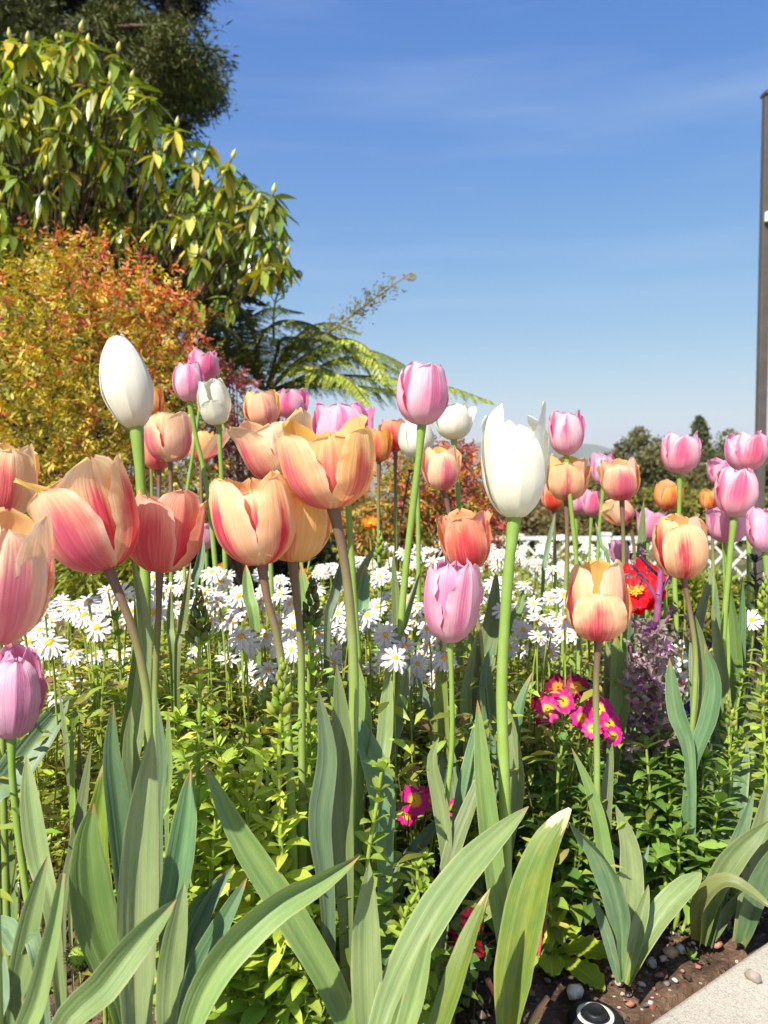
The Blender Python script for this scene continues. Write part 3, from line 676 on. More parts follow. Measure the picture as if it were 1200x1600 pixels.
B(TUL[48], [(100, 1420), (118, 1330), (132, 1250), (143, 1162)], 26, M_BLADE, .72, .74, (.3, .7), .4)
c2 = plant('flowerless tulip clump with one long leaf arching across the snapdragon', 300, 1640)
B(c2, [(262, 1640), (268, 1520), (280, 1430), (288, 1378)], 50, M_BLADE, .57, .60, (.5, .1), .4)
B(c2, [(275, 1600), (300, 1480), (334, 1400), (366, 1350)], 34, M_BLADEB, .62, .66, (.5, .1), .4)
B(c2, [(280, 1640), (310, 1520), (350, 1440), (386, 1372)], 44, M_BLADEB, .60, .64, (.3, .1), .4)
B(c2, [(285, 1680), (330, 1530), (420, 1425), (500, 1375), (563, 1336)], 70, M_BLADE, .53, .60, (.45, -.5), .75)
B(c2, [(560, 1660), (520, 1545), (455, 1430), (375, 1305), (318, 1190)], 58, M_BLADE, .64, .66, (-.2, .3), .35)
B(t5, [(300, 1440), (330, 1400), (352, 1360)], 26, M_BLADEB, .70, .72, (.2, .2), .4)
c3 = plant('flowerless tulip clump of upright flat leaf and long leaf slanting to the tall stems', 600, 1640)
B(c3, [(580, 1680), (574, 1560), (572, 1450), (577, 1347)], 58, M_BLADE, .60, .62, (.05, -.1), .3)
B(c3, [(590, 1640), (640, 1500), (720, 1370), (826, 1260)], 68, M_BLADE, .58, .70, (.15, .2), .35)
B(c3, [(625, 1660), (652, 1550), (674, 1455)], 44, M_BLADE, .56, .58, (.4, .2), .6)
B(c3, [(665, 1680), (712, 1530), (740, 1450), (766, 1388)], 44, M_BLADEY, .57, .62, (.0, .5), .3)
B(c3, [(600, 1660), (618, 1600), (630, 1552)], 20, M_BLADE, .57, .58, (.4, .2), .5)
B(c3, [(600, 1480), (630, 1370), (664, 1310), (696, 1272)], 34, M_BLADEB, .78, .84, (.4, .2), .4)
B(t7, [(512, 1420), (500, 1290), (512, 1180), (498, 1078)], 44, M_BLADEB, .67, .67, (-.1, .4), .35)
B(t7, [(540, 1420), (532, 1250), (534, 1140), (526, 1038)], 46, M_BLADE, .685, .69, (.1, .2), .3)
B(t7, [(560, 1250), (572, 1130), (556, 1022)], 28, M_BLADE, .73, .75, (.1, .4), .3)
B(t7, [(600, 1330), (592, 1230), (570, 1160), (547, 1108)], 52, M_BLADEB, .72, .74, (.1, -.3), .35)
B(t7, [(525, 1480), (528, 1400), (545, 1330)], 30, M_BLADEB, .70, .74, (.1, -.3), .35)
t20 = TUL[20]
B(t20, [(590, 1260), (602, 1150), (609, 1026)], 30, M_BLADE, .80, .84, (.1, .2), .35)
B(t20, [(600, 1220), (622, 1120), (640, 1020)], 26, M_BLADE, .82, .88, (-.5, -.4), .4)
B(t20, [(618, 1050), (636, 970), (658, 892)], 19, M_BLADE, .92, .96, (.7, .5), .5)
B(t20, [(620, 1060), (620, 960), (614, 862)], 17, M_BLADE, .93, .96, (.2, .2), .4)
t28, t27 = TUL[28], TUL[27]
B(t27, [(712, 1330), (694, 1200), (690, 1100), (694, 1000)], 34, M_BLADEY, .86, .88, (.2, .3), .35)
B(t27, [(716, 1320), (735, 1180), (730, 1090), (746, 985)], 26, M_BLADE, .90, .94, (.5, .3), .4)
B(t27, [(712, 1330), (706, 1220), (680, 1130), (652, 1058)], 34, M_BLADEB, .84, .90, (-.3, .2), .4)
B(t27, [(700, 1360), (690, 1260), (676, 1190), (686, 1152)], 32, M_BLADE, .77, .78, (.6, .3), .5)
B(t27, [(712, 1360), (722, 1260), (740, 1170), (752, 1100)], 30, M_BLADEB, .80, .84, (.3, .3), .4)
B(t27, [(690, 1480), (704, 1350), (735, 1260), (765, 1180)], 34, M_BLADE, .74, .80, (.2, .2), .4)
B(t27, [(740, 1240), (752, 1080), (770, 960), (776, 890)], 40, M_BLADE, 1.0, 1.06, (.2, .2), .4)
B(t28, [(790, 1500), (775, 1380), (756, 1220), (746, 1094)], 40, M_BLADE, .72, .74, (-.1, .2), .35, wav=.15)
B(t28, [(790, 1340), (800, 1200), (812, 1110), (832, 1050)], 34, M_BLADEB, .82, .86, (.3, .3), .4)
B(t28, [(792, 1340), (806, 1240), (800, 1150), (792, 1100)], 44, M_BLADE, .80, .82, (.3, .3), .35)
B(t28, [(760, 1300), (772, 1180), (760, 1060), (772, 1000)], 34, M_BLADEB, .90, .92, (.3, .1), .4)
B(t28, [(770, 1330), (720, 1180), (745, 1040), (730, 980)], 34, M_BLADE, .95, .95, (.3, .1), .4)
B(t28, [(690, 1500), (730, 1440), (790, 1400), (830, 1370)], 40, M_BLADEY, .76, .84, (.3, .1), .5)
c4 = plant('flowerless tulip plant with one broad leaf and a papery dry bent tip', 790, 1640)
B(c4, [(796, 1690), (795, 1590), (818, 1450), (850, 1340), (892, 1264)], 78, M_BLADED, .66, .70, (.0, .5), .4, prof=[(0, .35), (.2, .55), (.38, .95), (.6, 1), (.85, .8), (.95, .5), (1, .12)])
t41 = TUL[41]
B(t41, [(972, 1530), (968, 1430), (940, 1340), (890, 1284)], 50, M_BLADEB, .74, .72, (-.2, .9), .7, ground=False, prof=[(0, .3), (.25, .5), (.4, 1), (.7, .95), (.9, .5), (1, .05)])
B(t41, [(976, 1530), (985, 1430), (984, 1330), (962, 1258)], 46, M_BLADE, .80, .82, (.2, -.2), .35, ground=False)
B(t41, [(968, 1530), (944, 1330), (924, 1240), (893, 1168)], 30, M_BLADE, .81, .84, (-.2, .1), .4, ground=False)
B(t41, [(955, 1400), (946, 1280), (957, 1160)], 26, M_BLADE, .83, .86, (.4, .1), .4, ground=False)
B(t41, [(978, 1535), (996, 1460), (1013, 1382)], 30, M_BLADE, .77, .79, (.2, -.2), .45, ground=False)
B(t41, [(982, 1540), (1010, 1470), (1050, 1410), (1096, 1364)], 50, M_BLADE, .77, .82, (.3, .2), .45, ground=False, prof=[(0, .3), (.3, .8), (.6, 1), (.85, .75), (.95, .4), (1, .05)])
B(t41, [(968, 1535), (948, 1460), (924, 1396)], 22, M_BLADEB, .77, .80, (.2, -.2), .5, ground=False)
B(t41, [(975, 1500), (990, 1400), (1014, 1320)], 24, M_BLADEB, .83, .88, (.4, -.2), .4, ground=False)
c5 = plant('flowerless tulip plant with red leaf bases rooted in bare soil near the path', 1105, 1475)
B(c5, [(1100, 1475), (1112, 1400), (1150, 1335), (1202, 1283)], 46, M_BLADE, .87, .86, (.2, -.2), .4, ground=False, prof=[(0, .3), (.35, .8), (.6, 1), (.85, .7), (1, .1)])
B(c5, [(1108, 1478), (1120, 1400), (1155, 1310), (1178, 1235)], 30, M_BLADEB, .88, .90, (.2, -.2), .4, ground=False)
B(c5, [(1092, 1470), (1096, 1412), (1140, 1378), (1215, 1425)], 36, M_BLADEY, .87, .80, (.7, .7), .3, ground=False)
B(c5, [(1102, 1470), (1112, 1380), (1140, 1260), (1168, 1160)], 66, M_BLADEB, .90, .98, (-.3, .2), .35, ground=False)
B(c5, [(1115, 1470), (1135, 1430), (1160, 1390)], 20, M_BLADE, .88, .90, (.2, -.2), .4, ground=False)
c6 = plant('flowerless tulip plant at the picture edge beside the concrete path', 1160, 1472)
B(c6, [(1158, 1474), (1176, 1400), (1190, 1320), (1205, 1210)], 50, M_BLADE, .87, .90, (.2, -.2), .4, ground=False)
B(c6, [(1160, 1474), (1190, 1380), (1230, 1300)], 40, M_BLADEB, .87, .84, (.2, -.2), .4, ground=False)
t40 = TUL[40]
B(t40, [(1078, 1200), (1056, 1110), (1046, 1028)], 32, M_BLADEB, .92, .92, (-.4, .1), .4)
B(t40, [(1080, 1220), (1110, 1120), (1116, 1060), (1100, 1005)], 34, M_BLADEB, .93, .95, (.5, .1), .5)
B(t40, [(1090, 1180), (1104, 1080), (1092, 990), (1080, 955)], 24, M_BLADE, .96, .98, (.3, .1), .4)
B(t40, [(1085, 1120), (1088, 1000), (1116, 880)], 20, M_BLADE, 1.0, 1.05, (.3, .1), .4)
t44 = TUL[44]
for (b0, m0, t0_, w_, d_) in (((1135, 1180), (1128, 1060), (1112, 945), 24, 1.10), ((1140, 1180), (1152, 1040), (1138, 900), 22, 1.12), ((1125, 1150), (1120, 1000), (1118, 905), 18, 1.16), ((1150, 1160), (1158, 1000), (1160, 900), 16, 1.18), ((1120, 1150), (1098, 1060), (1068, 990), 30, 1.12), ((1128, 1170), (1112, 1090), (1090, 1040), 26, 1.08)):
    B(t44, [b0, m0, t0_], w_, R.choice([M_BLADE, M_BLADEB]), d_, d_, (R.uniform(-.5, .5), R.uniform(-.5, .5)), .4)
for k_, pts, w_, d_ in ((33, [(1000, 1000), (1002, 900), (1006, 780)], 20, 1.3), (33, [(986, 1000), (998, 920), (1014, 880)], 20, 1.25), (30, [(848, 920), (855, 860), (868, 800)], 10, 1.5), (32, [(952, 900), (938, 850), (930, 815)], 9, 1.5), (41, [(960, 1180), (972, 1080), (962, 990)], 40, .98), (41, [(948, 1180), (952, 1080), (946, 1000)], 30, 1.0), (26, [(790, 1010), (812, 950), (818, 920)], 16, 1.1),
                        (7, [(556, 1020), (566, 950), (571, 880)], 26, .95), (7, [(544, 1000), (556, 920), (588, 850)], 20, .98), (5, [(400, 1010), (388, 930), (384, 880)], 24, 1.0), (4, [(300, 960), (312, 880), (318, 840)], 18, 1.1), (6, [(485, 1010), (480, 940), (470, 880)], 24, .95), (6, [(510, 1010), (522, 930), (540, 860)], 20, .95)):
    B(TUL[k_], pts, w_, R.choice([M_BLADE, M_BLADEB]), d_, d_ + .03, (R.uniform(-.4, .4), R.uniform(-.4, .4)), .4)
# ------------------------------------------------------------------ bushes and trees behind
def rvec(n, g=NR):
    return nrm(g.normal(size=(n, 3)))
def jit_cols(base, n, dv=.18, dh=.08):
    b = np.array([lin(x) for x in base])[None]
    k = 1 + NR.normal(0, dv, (n, 1)); h = 1 + NR.normal(0, dh, (n, 3))
    return np.clip(b * k * h, .004, .95)
def limb_tree(parent, base, tips, r0, mat=M_TWIG, name='branches', bend=.15):
    mb = MB()
    for t in tips:
        b = np.array(base, float); t = np.array(t, float); m = b * .5 + t * .5 + NR.normal(0, bend, 3) * np.linalg.norm(t - b) * .5; m[2] = max(m[2], b[2])
        mb.tube([b, m, t], [r0, r0 * .6, r0 * .18], 6, n=12)
    return mb.build(name, mat, parent)
SUNV = np.array(SUN_TO)
def nandina(label, blobs, nleaf, colf, D, leafL=.026, leafW=.009, group=None):
    """heavenly bamboo bush: small pointed leaflets in sprays"""
    cs = np.array([[*at(b[0], b[1], b[2])] for b in blobs]); rs = np.array([b[3] * b[2] / F for b in blobs])
    vol = rs ** 2; pick = NR.choice(len(blobs), nleaf // 7, p=vol / vol.sum())
    d = rvec(len(pick)); d[:, 1] -= .25; d = nrm(d)
    rr = NR.uniform(0, 1, len(pick)) ** .35
    P0 = cs[pick] + d * (rs[pick] * rr * (1 + NR.normal(0, .08, len(pick))))[:, None] * np.array([1, 1, .95])
    keep = P0[:, 2] > .0; P0 = P0[keep]; d = d[keep]
    b = empty('nandina_bush', (cs[0][0], cs[0][1] + .1, float(ground_h(cs[0][0], cs[0][1]))), label, 'bush', group)
    P = []; T = []; N = []; cc = []
    mb = MB()
    for i in range(len(P0)):
        ax = nrm(d[i] * .8 + NR.normal(0, .5, 3) + np.array([0, 0, .35])); side = nrm(np.cross(ax, NR.normal(size=3))); up = nrm(np.cross(side, ax))
        c0 = colf(P0[i]) * (1.5 if D > 3.5 else 1.05)
        for k in range(7):
            s_ = (k // 2 + 1) / 4; sg = 1 if k % 2 else -1
            P.append(P0[i] + ax * leafL * 2.1 * s_ * (1 if k < 6 else 1.1)); T.append(ax * .55 + side * sg * (.9 if k < 6 else .1) + NR.normal(0, .25, 3)); N.append(up + NR.normal(0, .45, 3))
            cc.append(np.clip(c0 * NR.uniform(.7, 1.3) * (1 + NR.normal(0, .07, 3)), .005, .9))
    n = len(P)
    mb.leaves(P, T, N, NR.uniform(.75, 1.3, n) * leafL, NR.uniform(.8, 1.25, n) * leafW, np.array(cc), 'quad' if D > 3.2 else 'mid', droop=.2)
    mb.build('foliage', M_FOL, b)
    g = np.array([cs[0][0], cs[0][1] + .1, float(ground_h(cs[0][0], cs[0][1])) - .02])
    limb_tree(b, g, [cs[k] + rvec(1)[0] * rs[k] * .7 for k in NR.integers(0, len(cs), 26)], .012)
    return b
CN = lambda r, g, b: np.array([lin(r), lin(g), lin(b)])
def col_bush(p):
    x, y = px_of(p); t = NR.uniform(0, 1)
    red = max(0, min(1, (x - 90 + NR.normal(0, 70)) / 300 * .8 + (520 - y + NR.normal(0, 60)) / 260 * .75))
    a = [CN(168, 152, 52), CN(196, 166, 66), CN(132, 130, 46), CN(100, 104, 40)][NR.integers(4)]
    c = [CN(200, 116, 62), CN(190, 84, 66), CN(180, 120, 58), CN(140, 70, 60)][NR.integers(4)]
    return a if t > .05 + red * .8 else c
nandina('large round nandina bush turning yellow, orange and red', [(130, 570, 3.3, 188), (60, 640, 3.4, 205), (215, 640, 3.3, 135), (20, 505, 3.3, 100), (175, 462, 3.3, 100), (238, 522, 3.35, 88), (-120, 600, 3.4, 195), (105, 446, 3.35, 82), (150, 760, 3.3, 170), (280, 740, 3.3, 80)], 46000, col_bush, 3.6)
def col_red(p):
    a = [CN(150, 72, 78), CN(120, 62, 60), CN(104, 92, 56), CN(160, 92, 76)][NR.integers(4)]
    return a
nandina('loose purple red nandina bush between the big bush and the tree fern', [(375, 650, 3.6, 62), (345, 590, 3.6, 40), (400, 720, 3.6, 80), (330, 720, 3.6, 70)], 4200, col_red, 3.6)
def col_mid(p):
    x, y = px_of(p)
    red = max(0, min(1, (x - 600) / 160 + (760 - y) / 200))
    a = [CN(160, 150, 58), CN(128, 126, 52), CN(176, 146, 62)][NR.integers(3)]
    c = [CN(170, 80, 70), CN(196, 112, 70), CN(150, 66, 76), CN(190, 130, 66)][NR.integers(4)]
    return c if NR.uniform() < .25 + .6 * red else a
nandina('knee high nandina bush with orange and red leaves behind the daisies', [(610, 790, 2.9, 62), (665, 770, 2.95, 66), (720, 770, 2.9, 62), (700, 725, 2.95, 40), (640, 720, 3.0, 30), (740, 830, 2.9, 60), (560, 820, 2.9, 50), (630, 850, 2.9, 60)], 9000, col_mid, 2.9, .022, .008)
# dark low evergreen hedge that closes the back of the bed
def bush(label, blobs, n, base, L, Wd, name='evergreen_bush', group=None, mat=M_FAR, tm='quad', cat='bush'):
    cs = np.array([[*at(b[0], b[1], b[2])] for b in blobs]); rs = np.array([b[3] * b[2] / F for b in blobs])
    pick = NR.choice(len(blobs), n, p=rs ** 2 / (rs ** 2).sum()); d = rvec(n); rr = NR.uniform(0, 1, n) ** .3
    clump = np.sin(d[:, 0] * 7 + pick) * np.sin(d[:, 2] * 6 + pick * 2) * np.sin(d[:, 1] * 5)
    P = cs[pick] + d * (rs[pick] * rr * (1 + .22 * clump))[:, None]
    gx, gy = cs[:, 0].mean(), cs[:, 1].mean(); gz = float(ground_h(gx, gy)); ok = P[:, 2] > gz; P = P[ok]; d = d[ok]; m = len(P)
    b = empty(name, (gx, gy, gz), label, cat, group)
    MB().leaves(P, d + NR.normal(0, .7, (m, 3)), rvec(m) + np.array([0, 0, .8]), NR.uniform(.6, 1.4, m) * L, NR.uniform(.7, 1.3, m) * Wd, jit_cols(base, m, .22, .10), tm).build('foliage', mat, b)
    limb_tree(b, (gx, gy, gz - .05), [c for c in cs], max(.01, rs.max() * .05), M_BARK, 'trunk')
    return b
bush('dark low evergreen hedge between the tree fern and the orange bush', [(470, 800, 4.2, 90), (400, 830, 4.1, 90), (540, 850, 4.0, 70), (330, 850, 4.0, 80), (440, 740, 4.4, 60)], 5000, (74, 84, 40), .05, .022)
bush('straggly yellow green ground shrub under the large nandina', [(60, 850, 2.3, 60), (140, 880, 2.2, 60), (-30, 880, 2.2, 60), (220, 890, 2.2, 50)], 4200, (142, 148, 58), .045, .008, 'low_shrub', tm='mid', mat=M_FOL)
bush('low yellow green shrub at the back edge of the bed before the railing', [(1050, 925, 2.5, 46), (1000, 935, 2.4, 40), (1105, 935, 2.45, 44), (950, 940, 2.3, 36), (1160, 950, 2.4, 40)], 4200, (132, 142, 54), .035, .009, 'low_shrub', tm='mid', mat=M_FOL)
# --- rhododendron: rosettes of drooping long leaves with a bud on each tip
def rhododendron():
    base = at(120, 800, 4.6); g = (base.x - .2, 4.6, 0)
    t = empty('rhododendron_tree', g, 'big rhododendron tree with drooping leaf rosettes and pale buds', 'tree')
    lv = MB(); tw = MB(); tips = []; nb_ = 0; M_BUD = plain('bud_scale', C(206, 200, 110), .5, 200, .15)
    sil = [(128, 50), (186, 82), (45, 68), (98, 66), (140, 70), (14, 62), (70, 75), (203, 150), (232, 152), (215, 185), (276, 200), (330, 222), (360, 250), (430, 305), (405, 318), (352, 290), (420, 370), (445, 400), (300, 255), (245, 235), (120, 160), (170, 130), (60, 150), (20, 130), (88, 200), (25, 275), (75, 215), (110, 265), (10, 180), (150, 215), (395, 350), (385, 400), (418, 415), (380, 320), (300, 330), (335, 345), (350, 400), (310, 400)]
    for (x, y) in sil: tips.append((x + R.uniform(-4, 4), y, R.uniform(3.55, 3.95), 1.0))
    n = 0
    while n < 400:
        x = R.uniform(-260, 440); y = R.uniform(60, 470)
        top = np.interp(x, [-260, 0, 130, 200, 260, 330, 380, 440], [60, 60, 45, 110, 165, 225, 262, 310])
        bot = np.interp(x, [-260, 330, 380, 440], [470, 470, 450, 425])
        if not top + 6 < y < bot: continue
        tips.append((x, y, R.uniform(3.8, 5.2), R.uniform(.85, 1.1))); n += 1
    org = np.array([g[0] + .1, 4.7, .9])
    for (x, y, D, sc) in tips:
        p = np.array(at(x, y, D)); out = nrm(p - np.array([g[0] - .1, 4.9, 1.4])); ax = nrm(out * .45 + np.array([0, 0, 1.]) + NR.normal(0, .15, 3))
        k = NR.integers(12, 18); ph = NR.uniform(0, 6)
        P = []; T = []; N = []; L_ = []; c = []
        for i in range(k):
            a = ph + i * 2.4; h = np.array([math.cos(a), math.sin(a), 0]); dz = NR.uniform(-2.6, -.5) if i < k - 3 else NR.uniform(-.3, .3)
            P.append(p - ax * NR.uniform(.0, .05)); T.append(h + np.array([0, 0, dz])); N.append(np.array([0, 0, 1.]) + h * 1.0 + NR.normal(0, .25, 3)); L_.append(NR.uniform(.075, .145) * sc)
            c.append(jit_cols((120, 138, 56) if NR.uniform() < .74 else ((206, 194, 72) if NR.uniform() < .55 else (184, 182, 90)), 1, .26)[0])
        lv.leaves(P, T, N, np.array(L_), np.array(L_) * NR.uniform(.27, .38, k), np.array(c), 'blade', droop=.25, fold=.3)
        if NR.uniform() < .75 and nb_ < 100:
            nb_ += 1; bd = MB(); b = p + ax * .005; M_ = np.array(Vector((0, 0, 1)).rotation_difference(Vector(ax)).to_matrix())
            bd.lathe([(.002, 0), (.009, .008), (.0115, .02), (.008, .034), (.001, .05)], b, 8, None, M_); bd.build('bud', M_BUD, t)
        q = p - ax * .12 - out * .15 + NR.normal(0, .02, 3)
        tw.tube([p + ax * .005, p - ax * .06, q, q - out * .3 + NR.normal(0, .05, 3) - np.array([0, 0, .12])], [.0035, .004, .0045, .006], 5, n=9)
    lv.build('foliage', M_GLOSS, t); tw.build('twigs', M_BARK, t)
    limb_tree(t, (g[0], g[1], -.02), [np.array(at(x, y, D + .25)) for x, y, D, _ in tips[::14]], .035, M_BARK, 'trunk', .2)
rhododendron()
# dense interior leaves of the same kind behind it, shade painted into their colour
bush('dense shrub with shade painted in, filling the gap behind the rhododendron', [(60, 330, 5.6, 170), (220, 380, 5.6, 130), (-100, 250, 5.6, 220), (330, 430, 5.6, 80), (90, 200, 5.6, 110), (200, 520, 5.4, 170), (40, 560, 5.4, 180)], 17000, (58, 68, 34), .13, .045, 'painted_shade_shrub')
# --- conifer behind
def conifer(label, D, clumps, n_per, base, trunkx, group=None):
    g = at(trunkx, 745, D); gz = float(ground_h(g.x, D))
    t = empty('conifer_tree', (g.x, D, gz), label, 'tree', group)
    lv = MB(); P = []; T = []; N = []; cc = []; br = []
    for (x, y, r, k) in clumps:
        c0 = np.array(at(x, y, D - R.uniform(.2, 1.4))); rr = r * D / F
        for j in range(k):
            c = c0 + rvec(1)[0] * rr * NR.uniform(.2, 1) * np.array([1, .8, .75]); out = nrm(c - np.array([g.x, D, c[2] + .4])); br.append(c)
            ax = nrm(out + NR.normal(0, .5, 3) + np.array([0, 0, -.15])); ccol = NR.uniform(.7, 1.3)
            for i in range(n_per):
                P.append(c + ax * NR.uniform(-.12, .16) + NR.normal(0, .045, 3)); T.append(ax + NR.normal(0, .55, 3)); N.append(np.array([0, 0, 1.]) + NR.normal(0, .6, 3)); cc.append(ccol)
    n = len(P)
    lv.leaves(P, T, N, NR.uniform(.05, .12, n), NR.uniform(.014, .026, n), jit_cols(base, n, .15, .06) * np.array(cc)[:, None], 'quad', droop=.15)
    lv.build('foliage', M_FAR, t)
    mb = MB().tube([(g.x, D, gz - .1), (g.x - .05, D, 3), (g.x, D, 7.5), (g.x, D, 9.5)], [.32, .25, .14, .03], 10, n=16); mb.build('trunk', M_BARK, t)
    mb = MB()
    for c in br[::30]:
        z = max(c[2] + R.uniform(-.1, .5), .5); mb.tube([(g.x, D, z), (np.array([g.x, D, z]) + c) / 2 + (0, 0, .12), c], [.05, .03, .008], 5, n=8)
    mb.build('branches', M_BARK, t)
conifer('tall dark redwood conifer with hanging sprays behind the rhododendron', 9.0,
        [(270, 90, 60, 60), (300, 150, 42, 46), (240, 60, 50, 46), (230, 140, 60, 60), (180, 40, 70, 60), (20, 20, 80, 70), (100, 90, 80, 50), (-60, 60, 90, 60), (270, 190, 36, 26), (325, 140, 16, 10), (210, 200, 60, 40), (150, 110, 80, 60), (250, 120, 60, 50), (290, 120, 45, 40)], 46, (88, 94, 48), 40)
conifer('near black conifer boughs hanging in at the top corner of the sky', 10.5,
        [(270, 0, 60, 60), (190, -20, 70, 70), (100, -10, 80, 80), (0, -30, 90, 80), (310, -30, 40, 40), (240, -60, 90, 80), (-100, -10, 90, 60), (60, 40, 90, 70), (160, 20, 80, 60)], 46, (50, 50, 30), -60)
# --- tree fern
def treefern():
    D = 4.4; c = np.array(at(418, 612, D)); g = (c[0], D, 0.0)
    t = empty('tree_fern', g, 'tree fern with arching feathery fronds and one unfurling crozier', 'tree fern')
    MB().tube([(g[0], g[1], -.05), (c[0], c[1], c[2] * .5), c - (0, 0, .02)], [.09, .075, .07], 10, n=10).build('trunk', M_BARK, t)
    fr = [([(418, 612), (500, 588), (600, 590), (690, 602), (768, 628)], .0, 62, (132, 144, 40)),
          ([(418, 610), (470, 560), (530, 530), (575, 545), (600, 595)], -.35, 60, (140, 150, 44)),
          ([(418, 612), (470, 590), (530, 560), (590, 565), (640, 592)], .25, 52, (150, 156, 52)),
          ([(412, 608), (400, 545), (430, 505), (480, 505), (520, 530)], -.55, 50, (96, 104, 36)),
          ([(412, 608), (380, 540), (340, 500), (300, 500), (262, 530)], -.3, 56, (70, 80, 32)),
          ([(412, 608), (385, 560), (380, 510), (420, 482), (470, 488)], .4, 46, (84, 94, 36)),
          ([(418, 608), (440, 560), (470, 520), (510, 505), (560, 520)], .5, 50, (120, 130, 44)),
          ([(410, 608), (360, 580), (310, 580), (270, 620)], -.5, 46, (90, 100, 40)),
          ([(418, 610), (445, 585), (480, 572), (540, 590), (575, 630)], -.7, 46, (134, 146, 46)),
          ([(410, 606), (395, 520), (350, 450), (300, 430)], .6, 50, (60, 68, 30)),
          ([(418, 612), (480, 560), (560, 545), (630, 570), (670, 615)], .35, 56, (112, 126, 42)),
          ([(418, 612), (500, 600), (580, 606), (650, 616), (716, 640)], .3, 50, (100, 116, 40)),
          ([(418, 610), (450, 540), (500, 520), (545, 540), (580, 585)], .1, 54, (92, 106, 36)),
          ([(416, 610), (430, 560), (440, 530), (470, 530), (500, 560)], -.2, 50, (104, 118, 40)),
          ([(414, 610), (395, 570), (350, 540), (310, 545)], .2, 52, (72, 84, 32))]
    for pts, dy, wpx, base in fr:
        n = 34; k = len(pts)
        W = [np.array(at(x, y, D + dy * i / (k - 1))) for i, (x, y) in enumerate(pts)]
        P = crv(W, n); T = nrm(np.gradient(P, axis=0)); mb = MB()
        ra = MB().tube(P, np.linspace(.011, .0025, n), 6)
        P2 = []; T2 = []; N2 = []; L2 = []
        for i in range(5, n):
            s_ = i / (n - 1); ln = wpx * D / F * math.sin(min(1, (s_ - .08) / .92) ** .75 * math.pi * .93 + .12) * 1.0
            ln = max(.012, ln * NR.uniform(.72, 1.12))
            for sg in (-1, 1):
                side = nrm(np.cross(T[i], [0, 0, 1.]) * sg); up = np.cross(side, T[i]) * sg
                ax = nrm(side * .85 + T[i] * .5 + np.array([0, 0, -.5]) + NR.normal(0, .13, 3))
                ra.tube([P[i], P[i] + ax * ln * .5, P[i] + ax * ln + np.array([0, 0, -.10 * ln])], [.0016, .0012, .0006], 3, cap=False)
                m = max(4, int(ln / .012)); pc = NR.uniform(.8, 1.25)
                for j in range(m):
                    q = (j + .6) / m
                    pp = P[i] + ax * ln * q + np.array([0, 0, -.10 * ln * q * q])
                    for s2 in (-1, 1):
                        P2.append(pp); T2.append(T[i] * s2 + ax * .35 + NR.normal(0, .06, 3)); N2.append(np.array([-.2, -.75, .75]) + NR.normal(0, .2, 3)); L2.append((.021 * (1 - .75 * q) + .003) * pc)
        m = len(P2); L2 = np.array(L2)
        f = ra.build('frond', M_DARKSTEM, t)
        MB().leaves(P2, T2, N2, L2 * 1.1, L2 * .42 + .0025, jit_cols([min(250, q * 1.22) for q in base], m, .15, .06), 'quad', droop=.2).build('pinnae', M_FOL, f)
    # unfurling croziers
    def spiral(p, dirv, up, r, turns=1.6, n=18):
        o = []
        for i in range(n):
            a = i / (n - 1) * turns * 2 * math.pi; q = r * (1 - .85 * i / (n - 1))
            o.append(p + dirv * (q * math.sin(a)) + up * (r - q * math.cos(a)))
        return o
    for pts, col, side in (([(455, 560), (520, 515), (580, 470), (622, 440), (640, 428)], M_OLIVE, 1), ([(428, 540), (428, 490), (436, 455), (462, 425)], M_DSTEM, 1)):
        W = [np.array(at(x, y, D - .2)) for x, y in pts]; P = crv(W, 30); mb = MB().tube(P, np.linspace(.008, .0035, 30), 6)
        T = nrm(np.gradient(P, axis=0))
        for i in range(9, 30, 3):
            for sg in (-1, 1):
                up = nrm(np.cross(T[i], [0, 1, 0]) * sg); ln = .13 * (1 - i / 45) * R.uniform(.35, 1.15)
                q = P[i] + up * ln * .6 + T[i] * ln * .5
                s_ = spiral(q, nrm(up + T[i]), nrm(T[i] - up), ln * .10 + .004)
                mb.tube([P[i], (P[i] + q) / 2 + T[i] * .01] + s_, np.linspace(.0032, .0018, 2 + len(s_)), 5, cap=False)
        s_ = spiral(P[-1], T[-1], nrm(np.cross(T[-1], [0, -1, 0])), .022)
        mb.tube(s_, np.linspace(.006, .004, len(s_)), 6)
        mb.build('crozier', col, t)
        if col is M_OLIVE:
            n = 620; i = NR.integers(2, 24, n); pp = P[i] + NR.normal(0, .035, (n, 3))
            MB().leaves(pp, rvec(n) + T[i], rvec(n), NR.uniform(.015, .035, n), .008, jit_cols((110, 106, 52), n), 'quad').build('foliage', M_FOL, t)
treefern()
